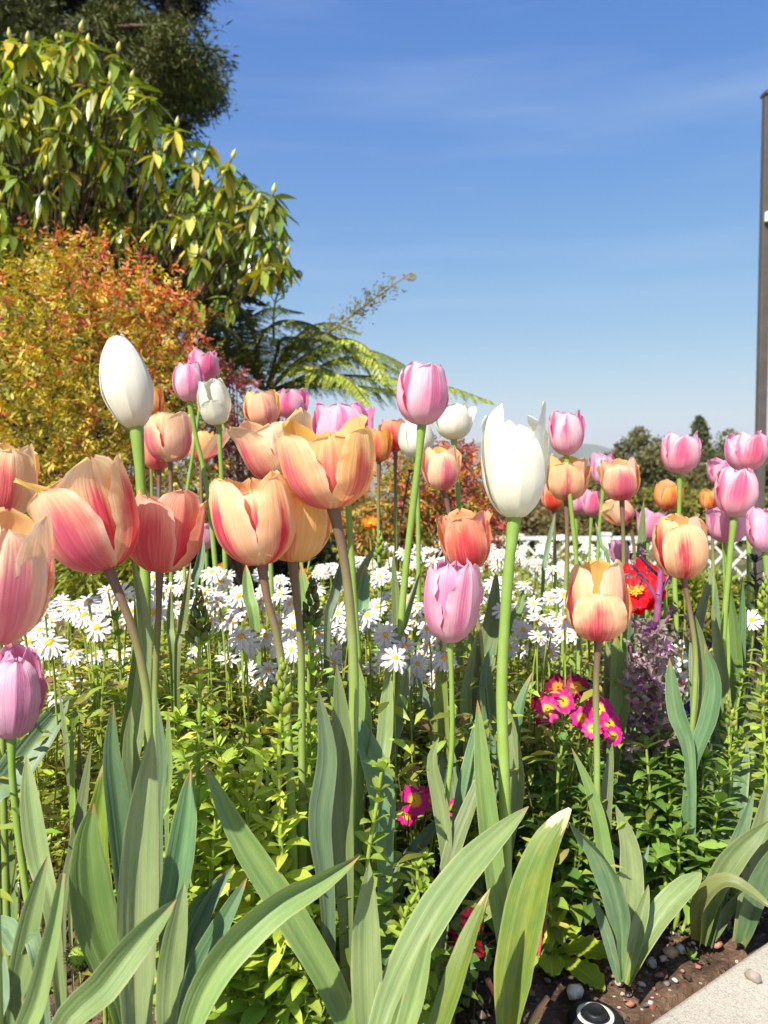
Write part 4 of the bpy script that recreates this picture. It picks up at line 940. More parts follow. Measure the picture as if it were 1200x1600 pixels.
# --- far trees on the slope beyond the railing
def far_tree(label, x, ytop, D, wpx, base, kind='round', ybot=None, group='trees on the far slope'):
    c = at(x, 745, D); gz = float(ground_h(c.x, D)); t = empty('pine_tree' if kind == 'pine' else 'broadleaf_tree', (c.x, D, gz), label, 'tree', group)
    top = at(x, ytop, D).z; w_ = wpx * D / F; cc = []; P = []; Nn = []
    nb = 34 if kind != 'pine' else 34
    low = at(x, ybot, D).z if ybot else gz + (top - gz) * .35
    blobs = []
    for i in range(nb):
        if kind == 'pine':
            s_ = i / (nb - 1); z = low + (top - low) * s_; rr = w_ / 2 * (1 - s_) ** .8 + .1; a = i * 2.4; blobs.append((np.array([c.x + math.cos(a) * rr * .6, D + math.sin(a) * rr * .6, z]), rr * .5 + .15))
        else:
            d = rvec(1)[0]; d[2] = d[2] * .9 + .1; q = NR.uniform(.45, .95)
            flat = .55 if kind == 'flat' else 1
            pz = (low + top) / 2 + d[2] * (top - low) / 2 * q
            blobs.append((np.array([c.x + d[0] * w_ / 2 * q, D + d[1] * w_ / 2 * q, pz]), w_ * NR.uniform(.11, .2) * (1 if flat == 1 else .8)))
    leaf = D * 7 / F; PP = []; DD = []; CC = []
    for bc, br in blobs:
        k = int(90 * max(1, (br / (D * 22 / F)) ** 2)); k = min(int(k * 1.5), 700)
        d = rvec(k); rr = NR.uniform(.35, 1.05, k); PP.append(bc + d * (br * rr)[:, None] * np.array([1, 1, .7])); DD.append(d)
        CC.append(jit_cols([q * 1.14 for q in base], k, .18, .08) * NR.uniform(.75, 1.25))  # crown colour lightened for a hazier look; the haze volume hardly shows here
    PP = np.vstack(PP); DD = np.vstack(DD); CC = np.vstack(CC); k = len(PP)
    MB().leaves(PP, DD + NR.normal(0, .8, (k, 3)), rvec(k) + np.array([0, 0, .7]), NR.uniform(.6, 1.4, k) * leaf, NR.uniform(.35, .7, k) * leaf, CC, 'quad').build('crown', M_FAR, t)
    mb = MB().tube([(c.x, D, gz - .3), (c.x + w_ * .03, D, (gz + low) / 2), (c.x, D, low + (top - low) * .5)], [w_ * .05, w_ * .035, w_ * .015], 8, n=10)
    for bc, br in blobs[::3]: mb.tube([(c.x, D, low + (bc[2] - low) * .3), bc], [w_ * .018, w_ * .005], 5, n=4)
    mb.build('trunk', M_BARK, t)
for a in (('tall flat topped tree highest of the dark distant trees', 992, 666, 58, 112, (86, 84, 50), 'flat', 770),
          ('pointed conifer top just behind the clear pink tulip', 1092, 656, 66, 66, (84, 86, 54), 'pine', 790),
          ('rounded dark tree touching the flat topped tree', 1052, 694, 55, 120, (92, 90, 52), 'round', 800),
          ('bushy tree between the conifer and the brown post', 1140, 676, 60, 110, (88, 88, 52), 'round', 800),
          ('tree filling the gap right beside the brown post', 1205, 690, 62, 90, (84, 84, 50), 'round', 800),
          ('lower olive tree under the hazy blue hill', 930, 722, 46, 80, (104, 100, 54), 'round', 815),
          ('olive shrubby tree behind the largest white tulip', 850, 738, 48, 90, (110, 100, 58), 'round', 830),
          ('small round tree low behind the tilted peach tulip', 985, 760, 36, 110, (98, 94, 46), 'round', 860),
          ('broad sunlit bushy tree behind the orange tulip', 1060, 752, 34, 120, (112, 108, 44), 'round', 870),
          ('broad dark tree behind the loose lilac tulip', 1140, 758, 33, 110, (104, 102, 44), 'round', 870),
          ('tree beyond the railing at the picture edge', 1220, 755, 32, 100, (96, 96, 44), 'round', 870),
          ('brown tinged shrubby tree above the far end of the daisies', 900, 772, 30, 110, (108, 96, 58), 'round', 870),
          ('brownish shrubby tree lowest of those above the daisies', 815, 765, 34, 110, (104, 92, 60), 'round', 860),
          ('small far tree half hidden by the orange nandina', 755, 748, 44, 80, (96, 92, 56), 'round', 840)):
    far_tree(*a)
for x_, y_, D_, w_ in ((830, 742, 52, 150), (900, 738, 56, 130), (965, 730, 60, 130), (1030, 722, 64, 130), (1100, 716, 66, 130), (1170, 708, 66, 130), (780, 752, 50, 120)):
    far_tree('hazy olive tree in the continuous row behind the other distant trees', x_, y_, D_, w_, (100, 98, 60), 'round', 840)
# --- white lattice railing
def railing():
    D = 10.9; zt = at(900, 838, D).z; zb = -1.2
    x0 = at(800, 840, D).x; x1 = at(1330, 840, D).x; posts = [at(946 + 262 * k, 840, D).x for k in (-1, 0, 1, 2)]
    t = empty('lattice_railing', ((x0 + x1) / 2, D, -1.2), 'white painted lattice railing beyond the flower bed', 'railing')
    for px_ in posts:
        m = MB().box((px_ - .055, D - .055, zb - .05), (px_ + .055, D + .055, zt + .02)); m.box((px_ - .07, D - .07, zt + .02), (px_ + .07, D + .07, zt + .055)); m.build('post', M_WHITEP, t, smooth=False)
    for a, b in zip(posts[:-1], posts[1:]):
        MB().box((a + .057, D - .03, zt - .05), (b - .057, D + .03, zt)).build('top_rail', M_WHITEP, t, smooth=False)
        MB().box((a + .057, D - .025, zb + .10), (b - .057, D + .025, zb + .15)).build('bottom_rail', M_WHITEP, t, smooth=False)
        m = MB(); n = 8; wv = (b - a - .114) / n; h = zt - .05 - (zb + .15); z0 = zb + .15
        for lay, sg in ((-.012, 1), (.012, -1)):
            for k in range(-3, n + 3):
                # diagonal slat, clipped to the panel
                xs0, xs1 = k * wv, k * wv + h * .95
                lo, hi = max(xs0, 0), min(xs1, n * wv)
                if hi - lo < .03: continue
                za, zc = (lo - xs0) / (xs1 - xs0) * h, (hi - xs0) / (xs1 - xs0) * h
                if sg < 0: za, zc = h - za, h - zc
                p, q = np.array([a + .057 + lo, D + lay, z0 + za]), np.array([a + .057 + hi, D + lay, z0 + zc])
                d = nrm(q - p); s_ = np.array([-d[2], 0, d[0]]) * .016; y_ = np.array([0, .008, 0])
                v = [p - s_ - y_, p + s_ - y_, q + s_ - y_, q - s_ - y_, p - s_ + y_, p + s_ + y_, q + s_ + y_, q - s_ + y_]
                m.add(v, [(0, 1, 2, 3)[::-1], (4, 5, 6, 7), (0, 1, 5, 4), (1, 2, 6, 5), (2, 3, 7, 6), (3, 0, 4, 7)])
        m.build('lattice_panel', M_WHITEP, t, smooth=False)
railing()
# --- brown steel post with a beam, cut by the picture edge
def pergola():
    D = 8.0; x = at(1194.5, 400, D).x; hw = .043; zt = at(1190, 150, D).z; zb = -1.2
    t = empty('pergola', (x, D, zb), 'brown steel pergola post with a sloped beam rising past the picture edge', 'pergola')
    def bevbox(m, lo, hi, b):
        (x0, y0, z0), (x1, y1, z1) = lo, hi
        pr = [(x0 + b, y0), (x1 - b, y0), (x1, y0 + b), (x1, y1 - b), (x1 - b, y1), (x0 + b, y1), (x0, y1 - b), (x0, y0 + b)]
        v = [(a, c, z0) for a, c in pr] + [(a, c, z1) for a, c in pr]; n = 8
        m.add(v, [tuple(range(n))[::-1], tuple(range(n, 2 * n))] + [(i, (i + 1) % n, n + (i + 1) % n, n + i) for i in range(n)]); return m
    for k, xx in enumerate((x, x + 2.6)):
        bevbox(MB(), (xx - hw, D - hw, zb), (xx + hw, D + hw, zt), .008).build('post', M_POST, t, smooth=False)
    m = MB(); m.add([(x - .052, D - .06, zt), (x + 2.7, D - .06, zt), (x + 2.7, D + .06, zt), (x - .052, D + .06, zt),
                     (x - .052, D - .06, zt + .03), (x + 1.3, D - .06, zt + .75), (x + 2.7, D - .06, zt + .03), (x + 2.7, D + .06, zt + .03), (x + 1.3, D + .06, zt + .75), (x - .052, D + .06, zt + .03)],
           [(3, 2, 1, 0), (0, 1, 6, 5, 4), (3, 9, 8, 7, 2), (0, 4, 9, 3), (4, 5, 8, 9), (5, 6, 7, 8), (6, 1, 2, 7)])
    m.build('gable_beam', M_POST, t, smooth=False)
    m = MB(); m.add([(x + .045, D - .03, zt - .002), (x + .40, D - .03, zt - .002), (x + .045, D - .03, zt - .36), (x + .045, D + .03, zt - .002), (x + .40, D + .03, zt - .002), (x + .045, D + .03, zt - .36)], [(0, 2, 1), (3, 4, 5), (0, 1, 4, 3), (1, 2, 5, 4), (2, 0, 3, 5)])
    m.build('knee_brace', M_POST, t, smooth=False)
    c = at(1197, 343, D)
    s_ = empty('security_camera', (c.x, D - .06, c.z), 'small white camera box clamped to the brown steel post', 'camera')
    m = MB(); bevbox(m, (c.x - .05, D - .10, c.z - .045), (c.x + .14, D - .054, c.z + .05), .012); m.build('bracket', M_WHITEP, s_, smooth=False)
    m = MB(); bevbox(m, (c.x - .01, D - .27, c.z - .035), (c.x + .12, D - .102, c.z + .04), .02); m.build('housing', M_WHITEP, s_, smooth=False)
    MB().lathe([(.03, 0), (.03, .02), (.022, .024), (0, .024)], (c.x + .055, D - .27, c.z), 16, None, np.array(Vector((0, 0, 1)).rotation_difference(Vector((0, -1, -.1))).to_matrix())).build('lens', M_LENS, s_)
pergola()
# ------------------------------------------------------------------ daisies
def daisy_proto(seed, tilt, Rr, nr, cup):
    """head in local coordinates around the top of its stem; base of the thing on the ground"""
    g = random.Random(seed); out = {}
    q = Vector((0, 0, 1)).rotation_difference(Vector((math.sin(tilt) * g.uniform(-.3, .1), -math.sin(tilt), math.cos(tilt)))); M_ = np.array(q.to_matrix())
    h = .36; top = np.array([g.uniform(-.02, .02), g.uniform(-.02, .01), h])
    m = MB()
    for i in range(nr):
        a = i / nr * 2 * math.pi + g.uniform(-.07, .07); e = np.array([math.cos(a), math.sin(a), 0]); s_ = np.array([-math.sin(a), math.cos(a), 0])
        ln = Rr * g.uniform(.9, 1.04); wd = Rr * g.uniform(.115, .15); dz = g.uniform(-.12, .12) + cup
        ts = [0.18, .4, .7, .9, 1.0]; ws = [.55, .9, 1, .8, .25]; V = []
        for t, ww in zip(ts, ws):
            z = dz * ln * t - .16 * ln * t * t + .004 * (1 if i % 2 else 0)
            V.append([e * ln * t + s_ * wd * ww * u + np.array([0, 0, z + .0012 * abs(u)]) for u in (-1, 0, 1)])
        m.grid(np.array(V) @ M_.T + top, flip=True)
    out['rays'] = (m, M_RAY)
    out['disc'] = (MB().lathe([(.0, .0050), (Rr * .14, .0046), (Rr * .25, .0034), (Rr * .31, .0010), (Rr * .26, -.002)], top + M_ @ (0, 0, .001), 12, None, M_), M_DISC)
    out['stem'] = (MB().tube([(g.uniform(-.03, .03), g.uniform(0, .04), -.01), (top[0] * .5, .01 + g.uniform(-.01, .01), h * .6), top - M_ @ (0, 0, .012), top - M_ @ (0, 0, .001)], [.0011, .0010, .0009, .0018], 5, n=8), M_DSTEM)
    return out, h
PROTO = []
for i_ in range(9):
    o_, h_ = daisy_proto(i_ * 13 + 5, rad((27, 38, 48, 33, 58, 18, 42, 66, 31)[i_]), 0.0174, (17, 19, 16, 20, 18, 15, 19, 17, 21)[i_], (.05, .0, .10, -.1, .12, .16, -.05, .0, -.22)[i_])
    PROTO.append(o_)
PMESH = {}
DG = 'white daisies of the thick daisy patch'
def daisy(x, y, z, k, rz, sc, label):
    root = empty('daisy', (x, y, z - .36 * sc), label, 'daisy', DG)
    root.rotation_euler = (0, 0, rz); root.scale = (sc, sc, sc)
    for nm, (m, mat) in PROTO[k].items():
        key = (k, nm)
        if key not in PMESH:
            o = m.build(nm, mat, None); PMESH[key] = o; o.parent = root
        else:
            o = PMESH[key].copy(); COL.objects.link(o); o.parent = root
SPECIAL = [(82, 1006, 54, 'daisy with the widest bloom beside the blurred nearest peach tulip'), (58, 985, 44, 'daisy overlapping the widest daisy near the blurred peach tulip'), (125, 953, 46, 'daisy above the widest daisy near the blurred peach tulip'), (190, 1042, 40, 'daisy facing up behind the leaning stem of the wide open peach tulip'),
           (112, 1072, 40, 'low daisy hanging over the tulip leaves below the widest daisy'), (158, 1084, 40, 'low daisy touching the stem of the wide open peach tulip'), (372, 992, 52, 'large daisy between the dark snapdragon bud and the leaning brown stem'), (406, 1052, 46, 'daisy resting just above the yellow green snapdragon bud'),
           (333, 907, 40, 'daisy above the dark snapdragon bud spike'), (425, 1008, 44, 'daisy behind the lower part of the short brown stem'), (602, 1026, 48, 'daisy just above the tulip leaf tip next to the tall stout stem'), (646, 1082, 34, 'half side on daisy low behind the tulip leaves'),
           (638, 1118, 30, 'lowest shaded daisy behind the tulip leaves'), (600, 992, 38, 'daisy close above another beside a dark tulip leaf'), (652, 978, 32, 'daisy touching the pale lilac tulip'), (665, 1024, 36, 'daisy below the pale lilac tulip beside its stem'),
           (866, 1005, 40, 'daisy lowest beside the peach tulip with crimson flame'), (900, 990, 36, 'daisy tucked under the peach tulip with crimson flame'), (815, 1018, 32, 'low half side on daisy next to the thick green stem'), (1158, 966, 36, 'lone daisy among stems near the dark lily stalk'), (840, 976, 34, 'daisy with drooping rays left of the crimson flamed tulip base'),
           (440, 930, 40, 'daisy between the brown stems of two peach tulips'), (350, 970, 40, 'daisy against the dark snapdragon bud spike'), (500, 1020, 34, 'daisy half hidden by the stout brown stem'), (590, 900, 34, 'daisy touching the narrow dark tulip leaf')]
SPOT = []; SZ = []
for (px_, py_, wpx_, lab) in SPECIAL:
    D_ = .036 * F / wpx_; p = at(px_, py_, D_); SPOT.append((p.x, p.y)); SZ.append(p.z); daisy(p.x, p.y, p.z, R.randrange(9), R.uniform(-.6, .6), R.uniform(.95, 1.05), lab)
import mathutils.geometry as mg
def inpoly(x, y, P):
    c = False; j = len(P) - 1
    for i in range(len(P)):
        if (P[i][1] > y) != (P[j][1] > y) and x < (P[j][0] - P[i][0]) * (y - P[i][1]) / (P[j][1] - P[i][1]) + P[i][0]: c = not c
        j = i
    return c
ZONES = [[(0, 985), (40, 955), (130, 930), (190, 925), (230, 950), (260, 930), (260, 960), (190, 985), (120, 985), (30, 1010)],
         [(170, 915), (240, 890), (330, 885), (420, 890), (430, 960), (450, 1000), (400, 1020), (340, 1010), (300, 960), (200, 950)],
         [(320, 885), (460, 890), (560, 870), (560, 1000), (480, 1030), (420, 1010), (330, 960)],
         [(560, 862), (640, 850), (690, 840), (760, 834), (900, 832), (960, 850), (960, 880), (890, 880), (890, 1000), (850, 1010), (790, 960), (740, 930), (660, 960), (640, 1010), (560, 1000)],
         [(600, 960), (700, 950), (700, 1060), (590, 1060)], [(330, 960), (450, 960), (470, 1065), (380, 1070), (330, 1020)], [(750, 950), (830, 950), (880, 1010), (800, 1020), (750, 990)]]
LAB = ['white daisy with a yellow eye in the thick patch behind the tulips']
nd = 0; tries = 0
while nd < 225 and tries < 60000:
    tries += 1
    y = .82 + 1.75 * R.random() ** 1.35; x = R.uniform(-.60, .62) * y; z = .365 + .028 * math.sin(x * 6 + 1) * math.sin(y * 5) + R.uniform(-.055, .026)
    if y > 1.9: z += .01
    px_, py_ = px_of((x, y, z))
    if not any(inpoly(px_, py_, Z) for Z in ZONES): continue
    if any((x - a) ** 2 + ((y - b) * .8) ** 2 < (.031 if y < 1.2 else .028) ** 2 for a, b in SPOT): continue
    SPOT.append((x, y)); SZ.append(z); nd += 1
    daisy(x, y, z, R.randrange(9), R.uniform(-.7, .5), R.uniform(.8, 1.08), LAB[0])
for Z, k in (([(305, 945), (470, 930), (475, 1060), (400, 1075), (330, 1030)], 17), ([(555, 950), (690, 950), (690, 1060), (600, 1070), (560, 1030)], 15), ([(480, 950), (560, 950), (560, 1040), (490, 1040)], 7), ([(10, 980), (120, 935), (200, 935), (200, 1060), (100, 1090), (40, 1040)], 10), ([(790, 930), (890, 930), (895, 1010), (800, 1020)], 9), ([(205, 890), (330, 890), (330, 960), (205, 960)], 8), ([(850, 850), (1000, 850), (1000, 900), (880, 910)], 22)):
    xs_ = [q[0] for q in Z]; ys_ = [q[1] for q in Z]; n_ = 0; tr_ = 0; got = []
    while n_ < k and tr_ < 4000:
        tr_ += 1; x = R.uniform(min(xs_), max(xs_)); y = R.uniform(min(ys_), max(ys_))
        if not inpoly(x, y, Z) or any(abs(x - a) < 32 and abs(y - b) < 19 for a, b in got): continue
        D_ = R.uniform(.92, 1.12) if min(ys_) > 870 else R.uniform(1.7, 2.2); p = at(x, y, D_)
        got.append((x, y)); n_ += 1; SPOT.append((p.x, p.y)); SZ.append(p.z); daisy(p.x, p.y, p.z, R.randrange(9), R.uniform(-.7, .5), R.uniform(.85, 1.05), LAB[0])
# leafy mass under the daisies: nobody could count it
def daisy_leaves():
    P = []; T = []; N = []; L_ = []; mb = MB()
    pts = [q for q in SPOT]; n = 0; lows = [(a, b, c) for (a, b), c in zip(SPOT, SZ) if c < .345]
    for (x, y), zd in zip(pts, SZ):
        k = 105 if y < 1.5 else 55
        for _ in range(k):
            zt = max(.06, min(.33, zd - .035)); z = zt * NR.uniform(.05, 1.0) ** .8;  s_ = .05 + .02 * (1 - z / .34)
            p = np.array([x + NR.normal(0, s_), y + NR.normal(0, s_) + .01, z + ground_h(x, y)])
            if any(abs(p[0] - a) < .04 and -.10 < p[1] - b < .02 and p[2] > c - .03 - .25 * (b - p[1]) for a, b, c in lows): continue
            P.append(p)
            a = NR.uniform(0, 6.28); T.append([math.cos(a), math.sin(a), NR.uniform(.0, 1.0)]); N.append([NR.normal(0, .4), NR.normal(0, .4), 1]); L_.append(NR.uniform(.015, .040))
    for _ in range(5200):           # front skirt at the side of the picture
        px_ = R.uniform(0, 430); py_ = R.uniform(1050, 1330); D = R.uniform(.95, 1.25); p = at(px_, py_, D)
        if p.z < 0.005 or p.z > .33: continue
        P.append(np.array(p)); a = NR.uniform(0, 6.28); T.append([math.cos(a), math.sin(a), NR.uniform(-.1, 1.0)]); N.append([NR.normal(0, .4), NR.normal(0, .4), 1]); L_.append(NR.uniform(.012, .03))
    n = len(P); L_ = np.array(L_)
    c = jit_cols((150, 162, 62), n, .28, .10); k = NR.uniform(0, 1, n); c[k < .12] = jit_cols((176, 168, 84), (k < .12).sum(), .2); c[k > .95] = jit_cols((150, 112, 70), (k > .95).sum(), .2)
    mb.leaves(P, T, N, L_, L_ * .26, c, 'mid', droop=.3)
    tag(mb.build('daisy_foliage', M_FOL), 'thick feathery yellow green foliage filling the daisy patch', 'foliage', None, 'stuff')
    m = MB()
    for i in range(0, n, 22):
        p = P[i]; b = p + np.array([NR.normal(0, .03), NR.normal(0, .03), 0]); b[2] = ground_h(b[0], b[1]) - .01
        m.tube([b, (b + p) / 2 + NR.normal(0, .01, 3), p], [.0011, .0009, .0006], 4, n=5, cap=False)
    tag(m.build('daisy_foliage_stalks', M_DARKSTEM), 'thin brownish stalks of the daisy foliage', 'foliage', None, 'stuff')
daisy_leaves()
# ------------------------------------------------------------------ snapdragons and other leafy plants
def leafy(label, stalks, L0, W0, base, step=.018, name='snapdragon', top='bud', budc=(150, 168, 72), per=3, sp=.8, group=None, mat=M_FOL, r=.0027, cat='snapdragon', stemmat=None, topk=1.0, side=.0, jv=.14, s0=.03):
    (x0, y0), D0 = stalks[0][0][0][:2], stalks[0][1]
    g = at(x0, y0, D0); t = empty(name, (g.x, g.y, float(ground_h(g.x, g.y))), label, cat, group)
    lv = MB(); LS = 1.18; W0 = W0 * 1.6
    for pts, D in stalks:
        W = [at(p[0], p[1], p[2] if len(p) > 2 else D) for p in pts]
        b = W[0]
        if b.z > .0: W = [Vector((b.x + R.uniform(-.01, .01), b.y + .01, float(ground_h(b.x, b.y)) - .01))] + W
        ln = sum((W[i + 1] - W[i]).length for i in range(len(W) - 1)); n = max(8, int(ln / .01)); P = crv([tuple(w_) for w_ in W], n); T = nrm(np.gradient(P, axis=0))
        MB().tube(P, np.linspace(r * 1.1, r * .6, n), 7).build('stem', stemmat or M_DSTEM, t)
        PP = []; TT = []; NN = []; LL = []; s_ = s0; ph = R.uniform(0, 6)
        while s_ < ln:
            f = s_ / ln; i = min(n - 1, int(f * (n - 1))); k = per
            for j in range(k):
                a = ph + j * 2 * math.pi / k; A = nrm(np.cross(T[i], [.3, .9, .1])); B_ = np.cross(T[i], A); h = A * math.cos(a) + B_ * math.sin(a)
                el = R.uniform(.15, .9) * sp + (f ** 3) * .8
                PP.append(P[i]); TT.append(h + T[i] * el); NN.append(T[i] * 1.0 - h * el * .8 + NR.normal(0, .2, 3)); LL.append(LS * L0 * R.uniform(.65, 1.15) * (1 - .55 * f ** 2.2))
            if side and R.random() < side and f < .85:          # short axillary shoots
                a = R.uniform(0, 6.28); h = nrm(np.array([math.cos(a), math.sin(a), .7])); q = P[i] + h * L0 * .45
                for j in range(7): PP.append(q); TT.append(h + NR.normal(0, .6, 3)); NN.append(np.array([0, 0, 1.]) + NR.normal(0, .4, 3)); LL.append(L0 * R.uniform(.25, .5))
            ph += 1.1; s_ += step * R.uniform(.8, 1.25)
        if top is None:
            for j in range(9):
                a = j * 2.4; A = nrm(np.cross(T[-1], [.3, .9, .1])); B_ = np.cross(T[-1], A); h = A * math.cos(a) + B_ * math.sin(a)
                PP.append(P[-1]); TT.append(h * (.9 - j * .07) + T[-1] * (.5 + j * .12)); NN.append(T[-1] - h * .6); LL.append(L0 * (.7 - j * .045))
        m = len(PP); LL = np.array(LL)
        lv.leaves(PP, TT, NN, LL, LL * (W0 / L0 / LS) * NR.uniform(.85, 1.2, m), jit_cols(base, m, jv, .05), 'blade', droop=NR.uniform(.1, .55, m), fold=.28)
        if top == 'bud':
            bm = MB(); topk = topk * .62; e = P[-1]; ax = T[-1]; A = nrm(np.cross(ax, [0, 1, .2])); B_ = np.cross(ax, A)
            for j in range(22):
                f = j / 21; a = j * 2.4; rr = .0105 * (1 - f * .75) * topk; c = e + ax * (.064 * f - .03) * topk + (A * math.cos(a) + B_ * math.sin(a)) * rr
                d = nrm((A * math.cos(a) + B_ * math.sin(a)) * (1 - f) * .8 + ax * 1.1); Mq = np.array(Vector((0, 0, 1)).rotation_difference(Vector(d)).to_matrix()); k_ = (1.15 - f * .6) * topk
                bm.lathe([(.001, -.004 * k_), (.0045 * k_, -.001 * k_), (.0050 * k_, .004 * k_), (.003 * k_, .009 * k_), (.0004, .013 * k_)], c, 8, jit_cols(budc, 1, .1)[0], Mq)
            bm.build('bud_spike', M_FOL, t)
    lv.build('foliage', mat, t)
    return t
YG = (182, 200, 78); MG = (152, 178, 76); DGc = (96, 128, 58)
leafy('bright yellow green snapdragon with a plump bud spike before the short brown stem', [([(445, 1440), (438, 1300), (436, 1180), (441, 1075)], .68)], .040, .0105, YG, .013, topk=1.1, side=.5)
leafy('snapdragon with a dark bud spike between the salmon tulip and the daisies', [([(300, 1420), (308, 1250), (312, 1100), (311, 965)], .74)], .044, .011, MG, .013, budc=(104, 118, 50), topk=1.15, side=.3)
leafy('snapdragon with a dark bud spike just beside the stout brown tulip stem', [([(478, 1400), (484, 1250), (482, 1080), (487, 945)], .78)], .042, .0105, MG, .014, budc=(92, 108, 50), topk=1.15, side=.3)
leafy('leafy snapdragon without buds rising beside the big blue green tulip leaves', [([(560, 1480), (575, 1340), (588, 1260), (596, 1205)], .70), ([(600, 1480), (596, 1330), (604, 1230)], .74)], .038, .0125, (146, 170, 74), .016, top=None)
leafy('short snapdragon with slender tip shoots beneath the magenta primrose', [([(668, 1520), (655, 1430), (652, 1360)], .72), ([(640, 1540), (630, 1440), (655, 1390)], .70), ([(690, 1500), (668, 1400), (664, 1345)], .76)], .036, .010, (150, 172, 72), .013, top=None)
leafy('dense low snapdragon foliage in the shade behind the arching tulip leaf', [([(x_, 1680), (x_ + R.uniform(-15, 15), 1560), (x_ + R.uniform(-25, 25), y_)], .68) for x_, y_ in ((400, 1480), (440, 1500), (380, 1530), (470, 1520), (350, 1500), (500, 1560), (425, 1400))], .048, .0145, (150, 176, 70), .016, top=None)
leafy('dense yellow green snapdragon foliage around the dark bud spikes', [([(x_, 1440), (x_ + R.uniform(-10, 10), 1330), (x_ + R.uniform(-20, 20), y_)], d_) for x_, y_, d_ in ((330, 1170, .82), (370, 1200, .84), (400, 1180, .86), (350, 1230, .78), (400, 1240, .76), (460, 1180, .84), (285, 1180, .84), (480, 1270, .80))], .042, .011, (162, 184, 72), .016, top=None)
leafy('tall bushy yellow green snapdragon mass between the salmon tulip stem and the short brown stem', [([(x_, 1400), (x_ + R.uniform(-10, 10), 1280), (x_ + R.uniform(-20, 20), y_)], d_) for x_, y_, d_ in ((275, 1130, .80), (340, 1125, .80), (385, 1150, .80), (410, 1190, .74), (360, 1180, .76), (295, 1170, .76), (468, 1160, .80), (330, 1200, .72), (395, 1220, .70), (262, 1100, .86))], .044, .0115, (172, 192, 74), .016, top=None, side=.2)
leafy('low bright leafy snapdragon at the foot of the upright flat tulip leaf', [([(x_, 1600), (x_ + R.uniform(-10, 10), 1520), (x_ + R.uniform(-20, 20), y_)], d_) for x_, y_, d_ in ((500, 1400, .70), (530, 1440, .70), (620, 1440, .74), (650, 1480, .74), (480, 1440, .68), (600, 1400, .78))], .040, .012, (166, 186, 72), .016, top=None)
leafy('leafy snapdragon filling the shade between the lilac tulip and the thick white tulip stem', [([(x_, 1380), (x_ + R.uniform(-10, 10), 1280), (x_ + R.uniform(-20, 20), y_)], d_) for x_, y_, d_ in ((620, 1170, .92), (745, 1240, .92), (665, 1200, .94), (590, 1120, .95), (820, 1180, 1.0), (840, 1130, 1.04), (800, 1110, 1.06))], .042, .0115, (124, 150, 62), .017, top=None)
leafy('lush dark green bushy snapdragon in front of the purple kale', [([(1060 + (x_ - 1060) * .4, 1425), (1060 + (x_ - 1060) * .75, 1320), (x_, y_)] , d_) for x_, y_, d_ in ((985, 1200, 1.01), (1010, 1170, .95), (1040, 1160, .97), (1072, 1165, .96), (1100, 1190, .95), (1128, 1215, .93), (1000, 1250, 0.95), (1045, 1230, 0.95), (1085, 1250, 0.94), (1118, 1270, 0.96), (1020, 1300, 0.92), (1060, 1310, 0.91), (1100, 1330, 0.92), (965, 1260, 0.99), (1135, 1290, 0.99), (1030, 1190, 1.0), (1062, 1130, 1.0))], .060, .0135, (116, 146, 64), .015, top=None, per=4, sp=.6, s0=.07, mat=M_GLOSS)
leafy('young snapdragon with a tight green bud beside the pale peach tulip base', [([(1140, 1240), (1140, 1170), (1138, 1112)], .96), ([(1150, 1240), (1165, 1190), (1160, 1150)], 1.0)], .040, .009, (150, 172, 74), .013, topk=.9)
leafy('tall yellow green snapdragon with a bud spike at the picture edge', [([(1196, 1240), (1192, 1110), (1196, 1000), (1198, 925)], .98), ([(1230, 1240), (1225, 1100), (1215, 1010)], 1.0)], .036, .009, (158, 176, 78), .012, topk=1.0)
leafy('dark stalked lily with narrow drooping blackish leaves behind the withering tulip', [([(1180, 1080), (1182, 980), (1180, 880)], 1.22)], .055, .009, (54, 62, 40), .014, name='lily', top=None, per=4, cat='lily', stemmat=M_DARKSTEM, sp=.5)
leafy('leafy snapdragon in front of the magenta primroses', [([(870, 1290), (872, 1210), (878, 1165)], .92), ([(900, 1290), (905, 1230), (918, 1190)], .94), ([(845, 1290), (848, 1230), (842, 1195)], .95), ([(930, 1290), (915, 1240), (930, 1205)], .92)], .050, .0125, (100, 134, 62), .016, top=None, per=4)
leafy('low light green snapdragon beside the broad leaf with the papery tip', [([(860, 1420), (855, 1350), (850, 1300)], .88), ([(890, 1400), (900, 1330), (905, 1270)], .92), ([(840, 1340), (830, 1290), (835, 1250)], .98), ([(925, 1330), (935, 1280), (925, 1240)], .98)], .038, .011, (150, 172, 72), .015, top=None)
leafy('small snapdragon with a green bud near the orange poppy', [([(600, 960), (596, 900), (594, 850)], 1.5), ([(540, 960), (532, 900), (536, 860)], 1.35), ([(485, 960), (480, 900), (490, 850)], 1.3)], .034, .008, (128, 152, 66), .014, topk=1.2)
leafy('dark red stalked plant with sparse leaves behind the tall pink tulip stem', [([(622, 920), (622, 850), (634, 770), (640, 740)], 1.6)], .03, .007, (96, 70, 52), .03, name='lily', top=None, cat='lily', stemmat=plain('dark_red_stalk', C(94, 44, 44), .5, 60), per=2)
leafy('leafy undergrowth plant below the tall pink tulip among tulip leaves', [([(640, 1280), (652, 1200), (664, 1140)], .98), ([(680, 1280), (660, 1220), (640, 1170)], .96), ([(610, 1260), (620, 1180), (630, 1120)], 1.0)], .040, .010, (84, 104, 46), .016, top=None)
leafy('leafy stalk with long narrow leaves along the lower part of the daisy patch', [([(200, 1200), (190, 1090), (186, 1000), (182, 970)], .92), ([(170, 1240), (150, 1130), (160, 1050)], .95)], .042, .011, (116, 146, 64), .02, top=None)
